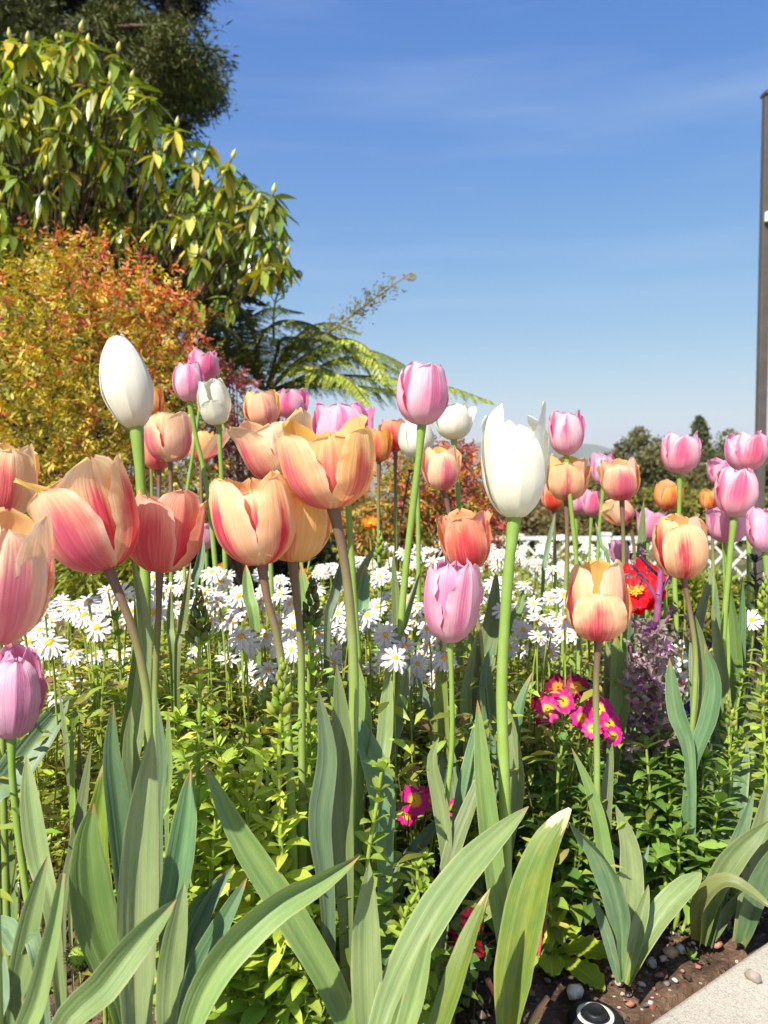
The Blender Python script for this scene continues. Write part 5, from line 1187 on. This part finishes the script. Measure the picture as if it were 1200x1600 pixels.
leafy('green leafy plant spilling at the edge of the bed under the tall snapdragon', [([(1185, 1300), (1170, 1220), (1150, 1180)], 1.0), ([(1200, 1300), (1200, 1220), (1190, 1170)], 1.02), ([(1165, 1260), (1150, 1140), (1160, 1060)], 1.1), ([(1190, 1200), (1180, 1120), (1185, 1060)], 1.1)], .034, .009, (128, 152, 66), .014, top=None)
# ------------------------------------------------------------------ other flowers
def petal5(m, c, ax, Rr, n=5, cup=.25, wid=.95, notch=.15, ruf=.05, phase=0., res=(9, 9)):
    Mq = np.array(Vector((0, 0, 1)).rotation_difference(Vector(ax)).to_matrix())
    for k in range(n):
        a0 = phase + k * 2 * math.pi / n; v = np.linspace(.08, 1, res[0]); u = np.linspace(-1, 1, res[1]); ph = R.uniform(0, 6)
        hw = math.pi / n * wid
        rr = v[:, None] * Rr * (1 - notch * np.exp(-(u[None] / .28) ** 2) * (v[:, None] > .8) * (v[:, None] - .8) / .2 - .22 * np.abs(u[None]) ** 3 * v[:, None] ** 3) 
        an = a0 + u[None] * hw * (1.15 - .1 * v[:, None])
        z = cup * Rr * v[:, None] ** 2 + ruf * Rr * np.sin(u[None] * 6 + ph + v[:, None] * 4) * v[:, None] ** 2 + (.02 * Rr * (k % 2))
        V = np.stack([rr * np.cos(an), rr * np.sin(an), z + 0 * an], -1) @ Mq.T + np.array(c)
        m.grid(V, np.stack([np.broadcast_to(u[None] * .5 + .5, an.shape), np.broadcast_to(v[:, None], an.shape)], -1))
    return m
def primrose(label, flowers, D, mat, nleaf=6, leafc=(136, 152, 66), y_leaf=None, Rr=.017, group=None):
    p0 = at(flowers[0][0], flowers[0][1], D); t = empty('primrose', (p0.x, p0.y + .01, float(ground_h(p0.x, p0.y))), label, 'primrose', group)
    for fl in flowers:
        c = np.array(at(fl[0], fl[1], D + R.uniform(-.02, .02))); ax = nrm(np.array([R.uniform(-.5, .4), -1.0, R.uniform(.3, .9)])); s_ = fl[2] * D / F / 2 if len(fl) > 2 else Rr
        f = petal5(MB(), c, ax, s_, 5, .05, .98, .25, .05, R.uniform(0, 6)).build('flower', mat, t)
        MB().tube([(p0.x + R.uniform(-.01, .01), p0.y + .02, .0), c * .5 + np.array([p0.x, p0.y + .02, c[2] * .7]) * .5, c - np.array(ax) * .002], [.0018, .0016, .0014], 5, n=8).build('flower_stalk', M_DSTEM, f)
    for k in range(nleaf):
        a = k / nleaf * 6.28 + R.uniform(-.3, .3); crinkle_leaf(t, (p0.x, p0.y + .01, .005), a, R.uniform(.05, .075), R.uniform(.028, .036), R.uniform(.3, .9), leafc)
    return t
def crinkle_leaf(parent, base, a, ln, wd, el, col, lab=None):
    v = np.linspace(0, 1, 16); u = np.linspace(-1, 1, 11)
    hw = np.interp(v, [0, .2, .45, .7, .9, 1], [.12, .35, .85, 1, .7, .15]) * wd / 2
    h = np.array([math.cos(a), math.sin(a), 0]); s_ = np.array([-math.sin(a), math.cos(a), 0])
    rr = ln * v * math.cos(el * .7); z = ln * (v * math.sin(el) - .45 * v ** 2 * math.sin(el) - .12 * v ** 3)
    saw = 1 + .07 * np.sin(v * 52)[:, None] * (np.abs(u)[None] > .9)
    V = (np.array(base) + rr[:, None, None] * h + (u[None] * hw[:, None] * saw)[..., None] * s_ + (z[:, None] + .0022 * np.sin(v[:, None] * 40 + np.abs(u)[None] * 5) * np.abs(u)[None] + .22 * hw[:, None] * np.abs(u)[None] ** 1.4 + .0014 * np.sin(u[None] * 14 + v[:, None] * 9))[..., None] * np.array([0, 0, 1.]))
    c = np.array(jit_cols(col, 1, .1)[0])
    return MB().grid(V, np.stack([np.broadcast_to(u[None] * .5 + .5, V.shape[:2]), np.broadcast_to(v[:, None], V.shape[:2])], -1), c).build('leaf', M_FOL, parent)
primrose('magenta primrose cluster with yellow eyes beside the stem of the crimson flamed tulip', [(880, 1096, 44), (936, 1108, 50), (952, 1130, 44), (910, 1122, 42), (856, 1108, 44), (958, 1150, 36), (925, 1138, 36)], .94, M_PRIM)
primrose('shaded crimson primrose cluster just behind the brighter magenta one', [(872, 1074, 48), (900, 1074, 46), (846, 1100, 42), (852, 1120, 40)], .99, M_PRIMD)
primrose('magenta primrose with orange eyes deep between the tulip leaves near the lilac tulip', [(648, 1250, 54), (678, 1248, 52), (636, 1274, 36), (714, 1262, 34)], .84, M_PRIM)
primrose('dark crimson primrose in the shade below the short snapdragon', [(700, 1370, 34), (640, 1368, 34), (672, 1390, 34)], .86, M_PRIMD, 4)
primrose('small crimson yellow primrose beside the purple kale', [(1062, 1070, 22), (1045, 1108, 24), (1054, 1080, 18)], 1.1, M_PRIMD, 4)
primrose('tiny pink primrose far off by the pale patio paving', [(1075, 893, 18), (1066, 888, 16)], 2.2, M_PRIM, 3)
def viola(label, c0s, D, mat):
    p0 = at(c0s[0][0], c0s[0][1], D); t = empty('viola', (p0.x, p0.y + .01, float(ground_h(p0.x, p0.y))), label, 'viola')
    for (x, y, w_) in c0s:
        c = np.array(at(x, y, D + R.uniform(-.015, .015))); ax = nrm(np.array([R.uniform(-.6, .6), -1, R.uniform(-.2, .6)])); s_ = w_ * D / F / 2
        petal5(MB(), c, ax, s_, 5, .12, 1.1, .05, .08, 1.57).build('flower', mat, t)
        MB().tube([(p0.x, p0.y + .02, 0), (c[0], c[1] + .012, c[2] * .7), c], [.0015, .0013, .001], 5, n=7).build('stem', M_DSTEM, t)
    lv = MB(); n = 70; P = np.array(p0) * [1, 1, 0] + NR.normal(0, .028, (n, 3)) * [1, 1, 0] + np.array([0, .015, 0]); P[:, 2] = NR.uniform(.01, max(.03, p0.z * .9), n)
    lv.leaves(P, rvec(n) + [0, -.2, .2], rvec(n) + [0, -.4, 1], NR.uniform(.015, .028, n), NR.uniform(.010, .014, n), jit_cols((92, 120, 62), n), 'mid'); lv.build('foliage', M_FOL, t)
viola('deep purple viola low behind the stem of the pale peach tulip', [(1082, 1112, 34), (1098, 1120, 30), (1066, 1118, 26)], 1.06, M_VIOLA)
viola('dark red viola on the soil between the front tulip leaves', [(735, 1440, 40), (700, 1464, 36), (742, 1480, 36), (738, 1500, 26), (728, 1545, 18)], .76, M_VIOLAR)
viola('dark purple viola behind the shaded crimson primroses', [(918, 1076, 30), (905, 1068, 24)], 1.12, M_VIOLA)
def poppy(label, x, y, w_, D, mat, ax, hide=False):
    c = np.array(at(x, y, D)); s_ = w_ * D / F / 2; ax = nrm(np.array(ax)); gz = float(ground_h(c[0], c[1])); t = empty('poppy', (c[0], c[1] + .02, gz), label, 'poppy'); Mp = np.array(Vector((0, 0, 1)).rotation_difference(Vector(ax)).to_matrix())
    for k in range(2):
        for j in range(2):
            pm = petal5(MB(), c - ax * .004 * k, ax, s_ * (1.02 - .08 * k), 1, .55 - .2 * k, .52, .0, .10, k * 1.57 + j * math.pi + .4, (19, 33))
            V = pm.v[0]; q = V - c; rr = np.linalg.norm(q, axis=1) / s_; an = np.arctan2(q @ Mp[:, 1], q @ Mp[:, 0])
            wr = .10 * np.sin(an * 13 + k * 2 + j) + .06 * np.sin(an * 29 + rr * 9 + j * 3) + .04 * np.sin(an * 47 - rr * 14)
            pm.v[0] = V + (wr * s_ * np.clip(rr - .25, 0, 1) * 1.3)[:, None] * ax + (.05 * np.sin(an * 17 + 1) * s_ * np.clip(rr - .7, 0, 1) * 3)[:, None] * nrm(q)
            pm.build('petal', mat, t)
    m = MB(); Mq = np.array(Vector((0, 0, 1)).rotation_difference(Vector(ax)).to_matrix())
    for k in range(60):
        a = R.uniform(0, 6.28); q = R.uniform(.06, .26) * s_; e = c + Mq @ np.array([math.cos(a) * q, math.sin(a) * q, s_ * R.uniform(.22, .36)])
        m.tube([c + ax * .003, e], [.0004, .0012], 4, cap=True)
    m.build('stamens', M_STAMEN, t)
    MB().tube([(c[0], c[1] + .02, gz - .01), (c[0] + .01, c[1] + .03, gz + (c[2] - gz) * .6), c + np.array([0, .012, -.01]), c], [.0022, .002, .0018, .002], 6, n=14).build('stem', M_DSTEM, t)
poppy('crinkled red poppy with a yellow centre behind the purple kale stalk', 996, 930, 92, 1.14, M_POPPY, (-.35, -.62, .72))
poppy('second red poppy almost hidden behind the crimson flamed peach tulip', 922, 958, 74, 1.10, M_POPPY, (.1, -.6, .4))
poppy('crumpled orange yellow poppy beyond the daisies below the orange tulip', 577, 820, 26, 1.75, M_POPPYO, (0, -.5, .7))
poppy('small orange poppy low behind the salmon tulip', 345, 892, 22, 1.35, M_POPPYO, (0, -.4, .8))
poppy('small orange poppy half hidden beside the dark snapdragon bud', 474, 900, 22, 1.3, M_POPPYO, (.2, -.6, .5))
# flowering kale: purple stalk with frilly mauve and grey green leaves
def kale():
    D = 1.02; t = empty('flowering_kale', tuple(at(1012, 1190, D).xy) + (0.,), 'bolting ornamental kale with purple stalk and frilly mauve leaves', 'kale')
    P = crv([tuple(at(x, y, D)) for x, y in ((1010, 1260), (1012, 1180), (1018, 1090), (1024, 1000), (1032, 900), (1034, 868))], 40)
    MB().tube(P, np.linspace(.0085, .0035, 40), 8).build('stalk', M_PURPLE, t)
    m = MB()
    br = [((1028, 940), (1008, 905), (985, 882)), ((1028, 930), (1045, 900), (1052, 880)), ((1024, 990), (1044, 965), (1055, 955)), ((1022, 1010), (1000, 985), (985, 962)), ((1030, 900), (1014, 885), (1000, 868)), ((1020, 1040), (1040, 1010), (1055, 1000)), ((1018, 1060), (990, 1035), (985, 1010))]
    tips = []
    for b in br:
        w_ = [tuple(at(x, y, D + R.uniform(-.02, .02))) for x, y in b]; m.tube(w_, [.003, .0024, .0016], 5, n=8); tips += [w_[1], w_[2]]
    m.build('branches', M_PURPLE, t)
    lv = MB()
    def frill(c, ax, s_, col):
        # a ruffled fan leaf
        v = np.linspace(0, 1, 7); u = np.linspace(-1, 1, 21); A = nrm(np.cross(ax, NR.normal(size=3))); B_ = np.cross(ax, A); ph = R.uniform(0, 6)
        an = u[None] * (.35 + .75 * v[:, None])
        fr = .16 * v[:, None] ** 2 * np.sin(u[None] * 10 + ph) + .10 * v[:, None] ** 3 * np.sin(u[None] * 23 + ph)
        V = c + s_ * ((v[:, None] * np.cos(an))[..., None] * ax + (v[:, None] * np.sin(an))[..., None] * A + (fr + .2 * v[:, None] ** 2)[..., None] * B_)
        cc = np.ones((7, 21, 3)) * np.array(col); e = (v[:, None] > .72) * np.ones((7, 21)); cc = np.where(e[..., None] > .5, CN(150, 140, 128) * R.uniform(.7, 1.3), cc)
        lv.grid(V, np.stack([np.broadcast_to(.0 * u[None] + .8, an.shape), np.broadcast_to(v[:, None], an.shape)], -1), cc.reshape(-1, 3))
    cols = [CN(200, 130, 190), CN(224, 184, 208), CN(160, 164, 130), CN(186, 116, 176), CN(176, 172, 152), CN(230, 206, 214)]
    for i in range(150):
        f = R.random() ** 1.1; y = 1180 - f * 200; sp = np.interp(y, [980, 1020, 1060, 1120, 1190], [7, 22, 32, 32, 36]); x = 1016 + (1180 - y) * .02 + R.uniform(-1, 1) * sp
        c = np.array(at(x, y, D + R.uniform(-.06, .03))); st = np.array(at(1014, y + 10, D)); ax = nrm((c - st) + NR.normal(0, .3, 3) * .03 + np.array([0, -.004, .012])); frill(c, ax, R.uniform(.013, .024), cols[R.randrange(6)] * np.array([.95, .80, .95]))
    for q in tips:
        for _ in range(5): frill(np.array(q) + NR.normal(0, .005, 3), nrm(NR.normal(size=3) + [0, 0, .6]), R.uniform(.004, .009), [CN(112, 118, 88), CN(150, 110, 130)][R.randrange(2)])
    lv.build('frilly_leaves', M_FOL, t)
kale()
def candytuft():
    D = 1.16; c = at(1066, 1050, D); t = empty('candytuft', (c.x, c.y, 0), 'white candytuft cluster between the kale and the pale peach tulip stem', 'candytuft')
    m = MB()
    for i in range(90):
        x, y = R.gauss(0, 1), R.gauss(0, 1); p = np.array(at(1064 + 18 * x + 8 * (y), 1052 + 34 * y * .9, D + R.uniform(-.02, .02)))
        petal5(m, p, nrm(np.array([R.uniform(-.5, .5), -1, R.uniform(.2, 1)])), R.uniform(.0035, .0055), 4, .1, .9, .0, .05, R.uniform(0, 6), (4, 5))
    m.build('blossom', M_TINYW, t)
    n = 160; P = np.array([c.x, c.y + .02, 0]) + NR.normal(0, .03, (n, 3)); P[:, 2] = NR.uniform(.01, .26, n)
    MB().leaves(P, rvec(n) + [0, 0, .6], rvec(n), .022, .005, jit_cols((110, 132, 70), n), 'mid').build('foliage', M_FOL, t)
candytuft()
# hairy poppy bud close to the lens
def hairy_bud():
    D = .66; c = np.array(at(124, 1496, D)); t = empty('poppy_bud', (c[0], c[1] + .02, 0), 'hairy green poppy bud nodding among the nearest tulip leaves', 'poppy bud')
    Mq = np.array(Vector((0, 0, 1)).rotation_difference(Vector((.1, -.75, .65))).to_matrix())
    prof = [(.0005, .0085), (.005, .0078), (.0088, .004), (.0102, 0), (.0088, -.005), (.004, -.010), (.0005, -.0115)]
    MB().lathe(prof, c, 20, jit_cols((150, 170, 62), 1, .02)[0], Mq).build('bud', M_FOL, t)
    m = MB()
    for k in range(520):
        d = rvec(1)[0]; d[2] = min(d[2], .55); d = nrm(d); p = Mq @ (d * [.0100, .0100, .0098]) + c; e = Mq @ (d * R.uniform(1.15, 1.42) * .0105) + c + NR.normal(0, .0006, 3)
        m.tube([p, e], [.00032, .00012], 3, cap=False)
    m.build('hairs', plain('bud_hair', C(70, 56, 40), .7, 100), t)
    MB().tube([(c[0] + .01, c[1] + .03, -.01), (c[0] + .012, c[1] + .025, c[2] * .6), c + np.array([.006, .014, -.012]), c + np.array([0, .006, -.006])], .0022, 7, n=16).build('stem', M_DSTEM, t)
hairy_bud()
# ------------------------------------------------------------------ things lying on the soil
def primrose_leaves():
    g = at(858, 1515, Dg(1515)); t = empty('primrose_plant', (g.x, g.y, 0), 'crinkled yellow green primrose leaves on bare soil beside the papery tipped leaf', 'primrose plant')
    for a, ln, wd, el in ((1.3, .085, .040, 1.15), (-.2, .070, .042, .35), (-.9, .075, .034, .12), (.7, .06, .03, .7), (2.3, .05, .03, .8), (-1.7, .045, .03, .3)):
        crinkle_leaf(t, (g.x, g.y, .004), a, ln, wd, el, (168, 184, 56))
primrose_leaves()
def stub(label, pts, D, r, mat):
    W = [at(x, y, D) for x, y in pts]; t = empty('cut_stalk', (W[0].x, W[0].y, 0), label, 'plant stalk'); W = [Vector((W[0].x, W[0].y, -.02))] + W
    MB().tube([tuple(q) for q in W], np.linspace(r * 1.1, r * .7, len(W)), 8, n=14).build('stalk', mat, t)
M_REDST = stem_mat('red_stalk', C(190, 90, 92), C(196, 110, 100)); M_PALEST = stem_mat('pale_stalk', C(176, 178, 96), C(206, 150, 120))
stub('slanting pinkish red leaf stalk beside the papery tipped broad leaf', [(800, 1640), (785, 1580), (762, 1530)], .72, .0035, M_REDST)
stub('pale green cut stalk bending over the soil near the black emitter cap', [(815, 1640), (835, 1590), (856, 1558)], .72, .0038, M_PALEST)
stub('thin upright red stalk behind the papery tipped broad leaf', [(842, 1490), (850, 1450), (856, 1410)], .86, .002, M_REDST)
def pebble(x, y, wpx_, col, label=None, name='pebble', group='pebbles lying on the soil', z0=0., flat=.6):
    D = Dg(y, z0); p = at(x, y, D); r = wpx_ * D / F / 2
    g = random.Random(int(x * 31 + y * 17)); n1, n2 = 9, 12; V = []
    ph = [g.uniform(0, 6) for _ in range(4)]; ang = g.uniform(0, 3)
    for i in range(n1 + 1):
        th = math.pi * i / n1; row = []
        for j in range(n2 + 1):
            a = 2 * math.pi * (j % n2) / n2; k = 1 + .16 * math.sin(2 * a + ph[0]) + .12 * math.sin(3 * a + ph[1] + th * 2) + .08 * math.sin(5 * a + ph[2] + 3 * th)
            q = np.array([math.sin(th) * math.cos(a) * k * r, math.sin(th) * math.sin(a) * k * r * .78, math.cos(th) * r * flat * (1 + .1 * math.sin(a * 2 + ph[3]))])
            row.append((q[0] * math.cos(ang) - q[1] * math.sin(ang), q[0] * math.sin(ang) + q[1] * math.cos(ang), q[2]))
        V.append(row)
    V = np.array(V) + np.array([p.x, p.y, z0 + r * flat * .55])
    o = MB().grid(V, None, CN(*col)).build(name, M_STONE, None, loc=(p.x, p.y, z0)); tag(o, label or 'small pebble half sunk in the dark soil near the path', 'pebble', group)
    return o
pebble(898, 1580, 30, (226, 214, 198), 'largest pale white stone on the soil next to the black emitter cap', flat=.8)
pebble(1176, 1552, 25, (150, 140, 128), 'grey brown pebble lying alone on the concrete path', z0=.017, flat=.7, group='pebbles')
pebble(1048, 1512, 26, (206, 160, 118), 'orange tan stone on the soil below the spreading tulip leaf')
pebble(1063, 1505, 20, (206, 200, 196), 'white stone touching the orange tan stone')
pebble(1120, 1498, 18, (190, 120, 100), 'pinkish stone near the path edge beneath the red based plant')
pebble(1018, 1528, 22, (170, 156, 150), 'grey stone beside the base of the crimson flamed tulip')
pebble(864, 1412, 24, (210, 182, 160), 'beige stone behind the papery tipped leaf', )
pebble(866, 1428, 28, (150, 146, 148), 'bluish grey stone just below the beige stone')
pebble(826, 1548, 11, (206, 90, 64), 'bright orange red pebble on the soil below the primrose leaves')
pebble(822, 1518, 12, (220, 216, 214), 'small white chip on the soil below the primrose leaves')
cols_p = [(170, 110, 92), (150, 130, 116), (196, 170, 146), (120, 110, 106), (206, 196, 184), (140, 84, 68), (96, 88, 84)]
for _ in range(200):
    y = R.uniform(1400, 1600); x = R.uniform(800, 1200)
    e = ((x - 1020) / 180 * -125 + 1600); 
    if y > e - 8: continue
    pebble(x, y, R.choice([5, 6, 7, 8, 8, 10, 12, 15]), R.choice(cols_p))
for x, y, w_ in ((12, 1405, 26), (20, 1420, 22), (30, 1400, 16), (118, 1405, 20), (105, 1420, 14), (360, 1380, 14), (336, 1280, 16), (845, 1240, 16), (860, 1225, 12), (826, 1260, 12), (600, 1500, 12)): pebble(x, y, w_, R.choice([(220, 212, 204), (150, 130, 120), (190, 150, 130)]), 'small pebble lying in the shade of the tulip leaves', group='pebbles under the leaves')
# crumbs of soil and bark: nobody could count them
def crumbs():
    m = MB(); n = 5600; k = 0
    while k < n:
        x = R.uniform(-1.0, 1.1); y = R.uniform(.5, 1.7)
        if (x - .255) * .126 - (y - .735) * .172 > -.003: continue
        k += 1; r = R.choice([.0012, .0015, .002, .002, .003, .003, .004, .005, .007]); a = rvec(1)[0]; b = nrm(np.cross(a, [0, 0, 1.])); c = np.cross(a, b); p = np.array([x, y, ground_h(x, y) + r * .4 - .002])
        v = [p + a * r * R.uniform(.6, 1.6), p - a * r * R.uniform(.6, 1.6), p + b * r, p - b * r, p + c * r * .7, p - c * r * .7]
        col = jit_cols(R.choice([(66, 50, 40), (84, 64, 50), (110, 84, 66), (56, 44, 38), (150, 126, 104), (130, 74, 54)]), 1, .2)[0]
        m.add(v, [(0, 2, 4), (2, 1, 4), (1, 3, 4), (3, 0, 4), (2, 0, 5), (1, 2, 5), (3, 1, 5), (0, 3, 5)], None, col)
    o = m.build('soil_crumbs', M_STONE, None, smooth=False); tag(o, 'loose crumbs of soil, grit and bark on the bed', 'soil', None, 'stuff')
crumbs()
def redwood_twig():
    a, b = np.array(at(990, 1538, Dg(1538, .006))), np.array(at(1070, 1558, Dg(1558, .006))); t = empty('redwood_twig', (a[0], a[1], 0), 'rust brown fallen redwood twig with flat needles near the path edge', 'twig')
    P = crv([a, (a + b) / 2 + (0, .004, .004), b], 14); MB().tube(P, np.linspace(.0012, .0006, 14), 5).build('stem', M_RUST, t)
    T = nrm(np.gradient(P, axis=0)); PP = []; TT = []
    for i in range(14):
        for sg in (-1, 1):
            s_ = nrm(np.cross(T[i], [0, 0, 1.]) * sg); PP += [P[i], P[i] + T[i] * .002]; TT += [s_ + T[i] * .8 + [0, 0, .15], s_ + T[i] * .9 + [0, 0, .05]]
    k = len(PP); MB().leaves(PP, TT, np.tile([0, 0, 1.], (k, 1)) + NR.normal(0, .2, (k, 3)), NR.uniform(.009, .013, k), .0022, jit_cols((176, 92, 54), k), 'mid').build('needles', M_FOL, t)
redwood_twig()
def emitter():
    D = .756; g_ = at(930, 1600, D); c = Vector((g_.x, D, 0)); t = empty('irrigation_cap', (c.x, c.y, 0), 'round black irrigation cap with a white ring set in the soil', 'irrigation cap')
    MB().lathe([(.0275, -.01), (.0275, .003), (.026, .006), (.020, .0075), (.0, .0075)], (c.x, c.y, 0), 40).build('base', M_BLACK, t)
    MB().lathe([(.0185, .0077), (.0185, .0090), (.0150, .0092), (.0145, .0077)], (c.x, c.y, 0), 40).build('ring', M_RING, t)
    m = MB().lathe([(.0115, .0077), (.0115, .0125), (.0105, .0138), (.0080, .0140), (.0075, .013), (.0, .013)], (c.x, c.y, 0), 36)
    m.build('knob', M_BLACK, t)
emitter()
# weeds sprouting on the soil
for i_, (x, y) in enumerate(((1068, 1478), (1035, 1465), (1080, 1520), (910, 1466), (1150, 1480))):
    g = at(x, y, Dg(y)); t = empty('seedling', (g.x, g.y, 0), 'tiny green seedling sprouting on bare soil near the path', 'seedling', 'seedlings on the bare soil'); n = 12
    MB().leaves(np.array([[g.x, g.y, .002]] * n) + NR.normal(0, .002, (n, 3)) * [1, 1, .2], [[math.cos(k * 2.4), math.sin(k * 2.4), R.uniform(.2, 1)] for k in range(n)], [[0, 0, 1.]] * n, NR.uniform(.006, .012, n), .004, jit_cols((120, 150, 60), n), 'mid').build('leaves', M_FOL, t)
# ------------------------------------------------------------------ air
def haze():
    m = MB().box((-5900, -5900, -62), (5900, 5900, 330)); mt = MT('haze_air')
    pv = mt.n('VolumePrincipled', None, Color=(.80, .88, 1.0, 1), Density=1.6e-4, Anisotropy=.2)
    mt.t.links.new(pv.outputs[0], mt.out.inputs['Volume']); o = m.build('haze', mt.m, None, smooth=False); tag(o, kind='stuff')
haze()
# repeats carry their group
GRP = {'tulip': 'tulips in the flower bed', 'tulip plant': 'flowerless tulip plants', 'snapdragon': 'snapdragons between the tulips', 'primrose': 'primroses low in the bed',
       'viola': 'violas low in the bed', 'poppy': 'poppies among the daisies', 'lily': 'dark stalked plants', 'plant stalk': 'cut stalks on the soil'}
for o_ in list(COL.objects):
    if o_.parent is None and o_.get('category') in GRP and not o_.get('group'): o_['group'] = GRP[o_['category']]
    if o_.parent is None and o_.name.startswith('nandina_bush'): o_['group'] = 'nandina bushes'
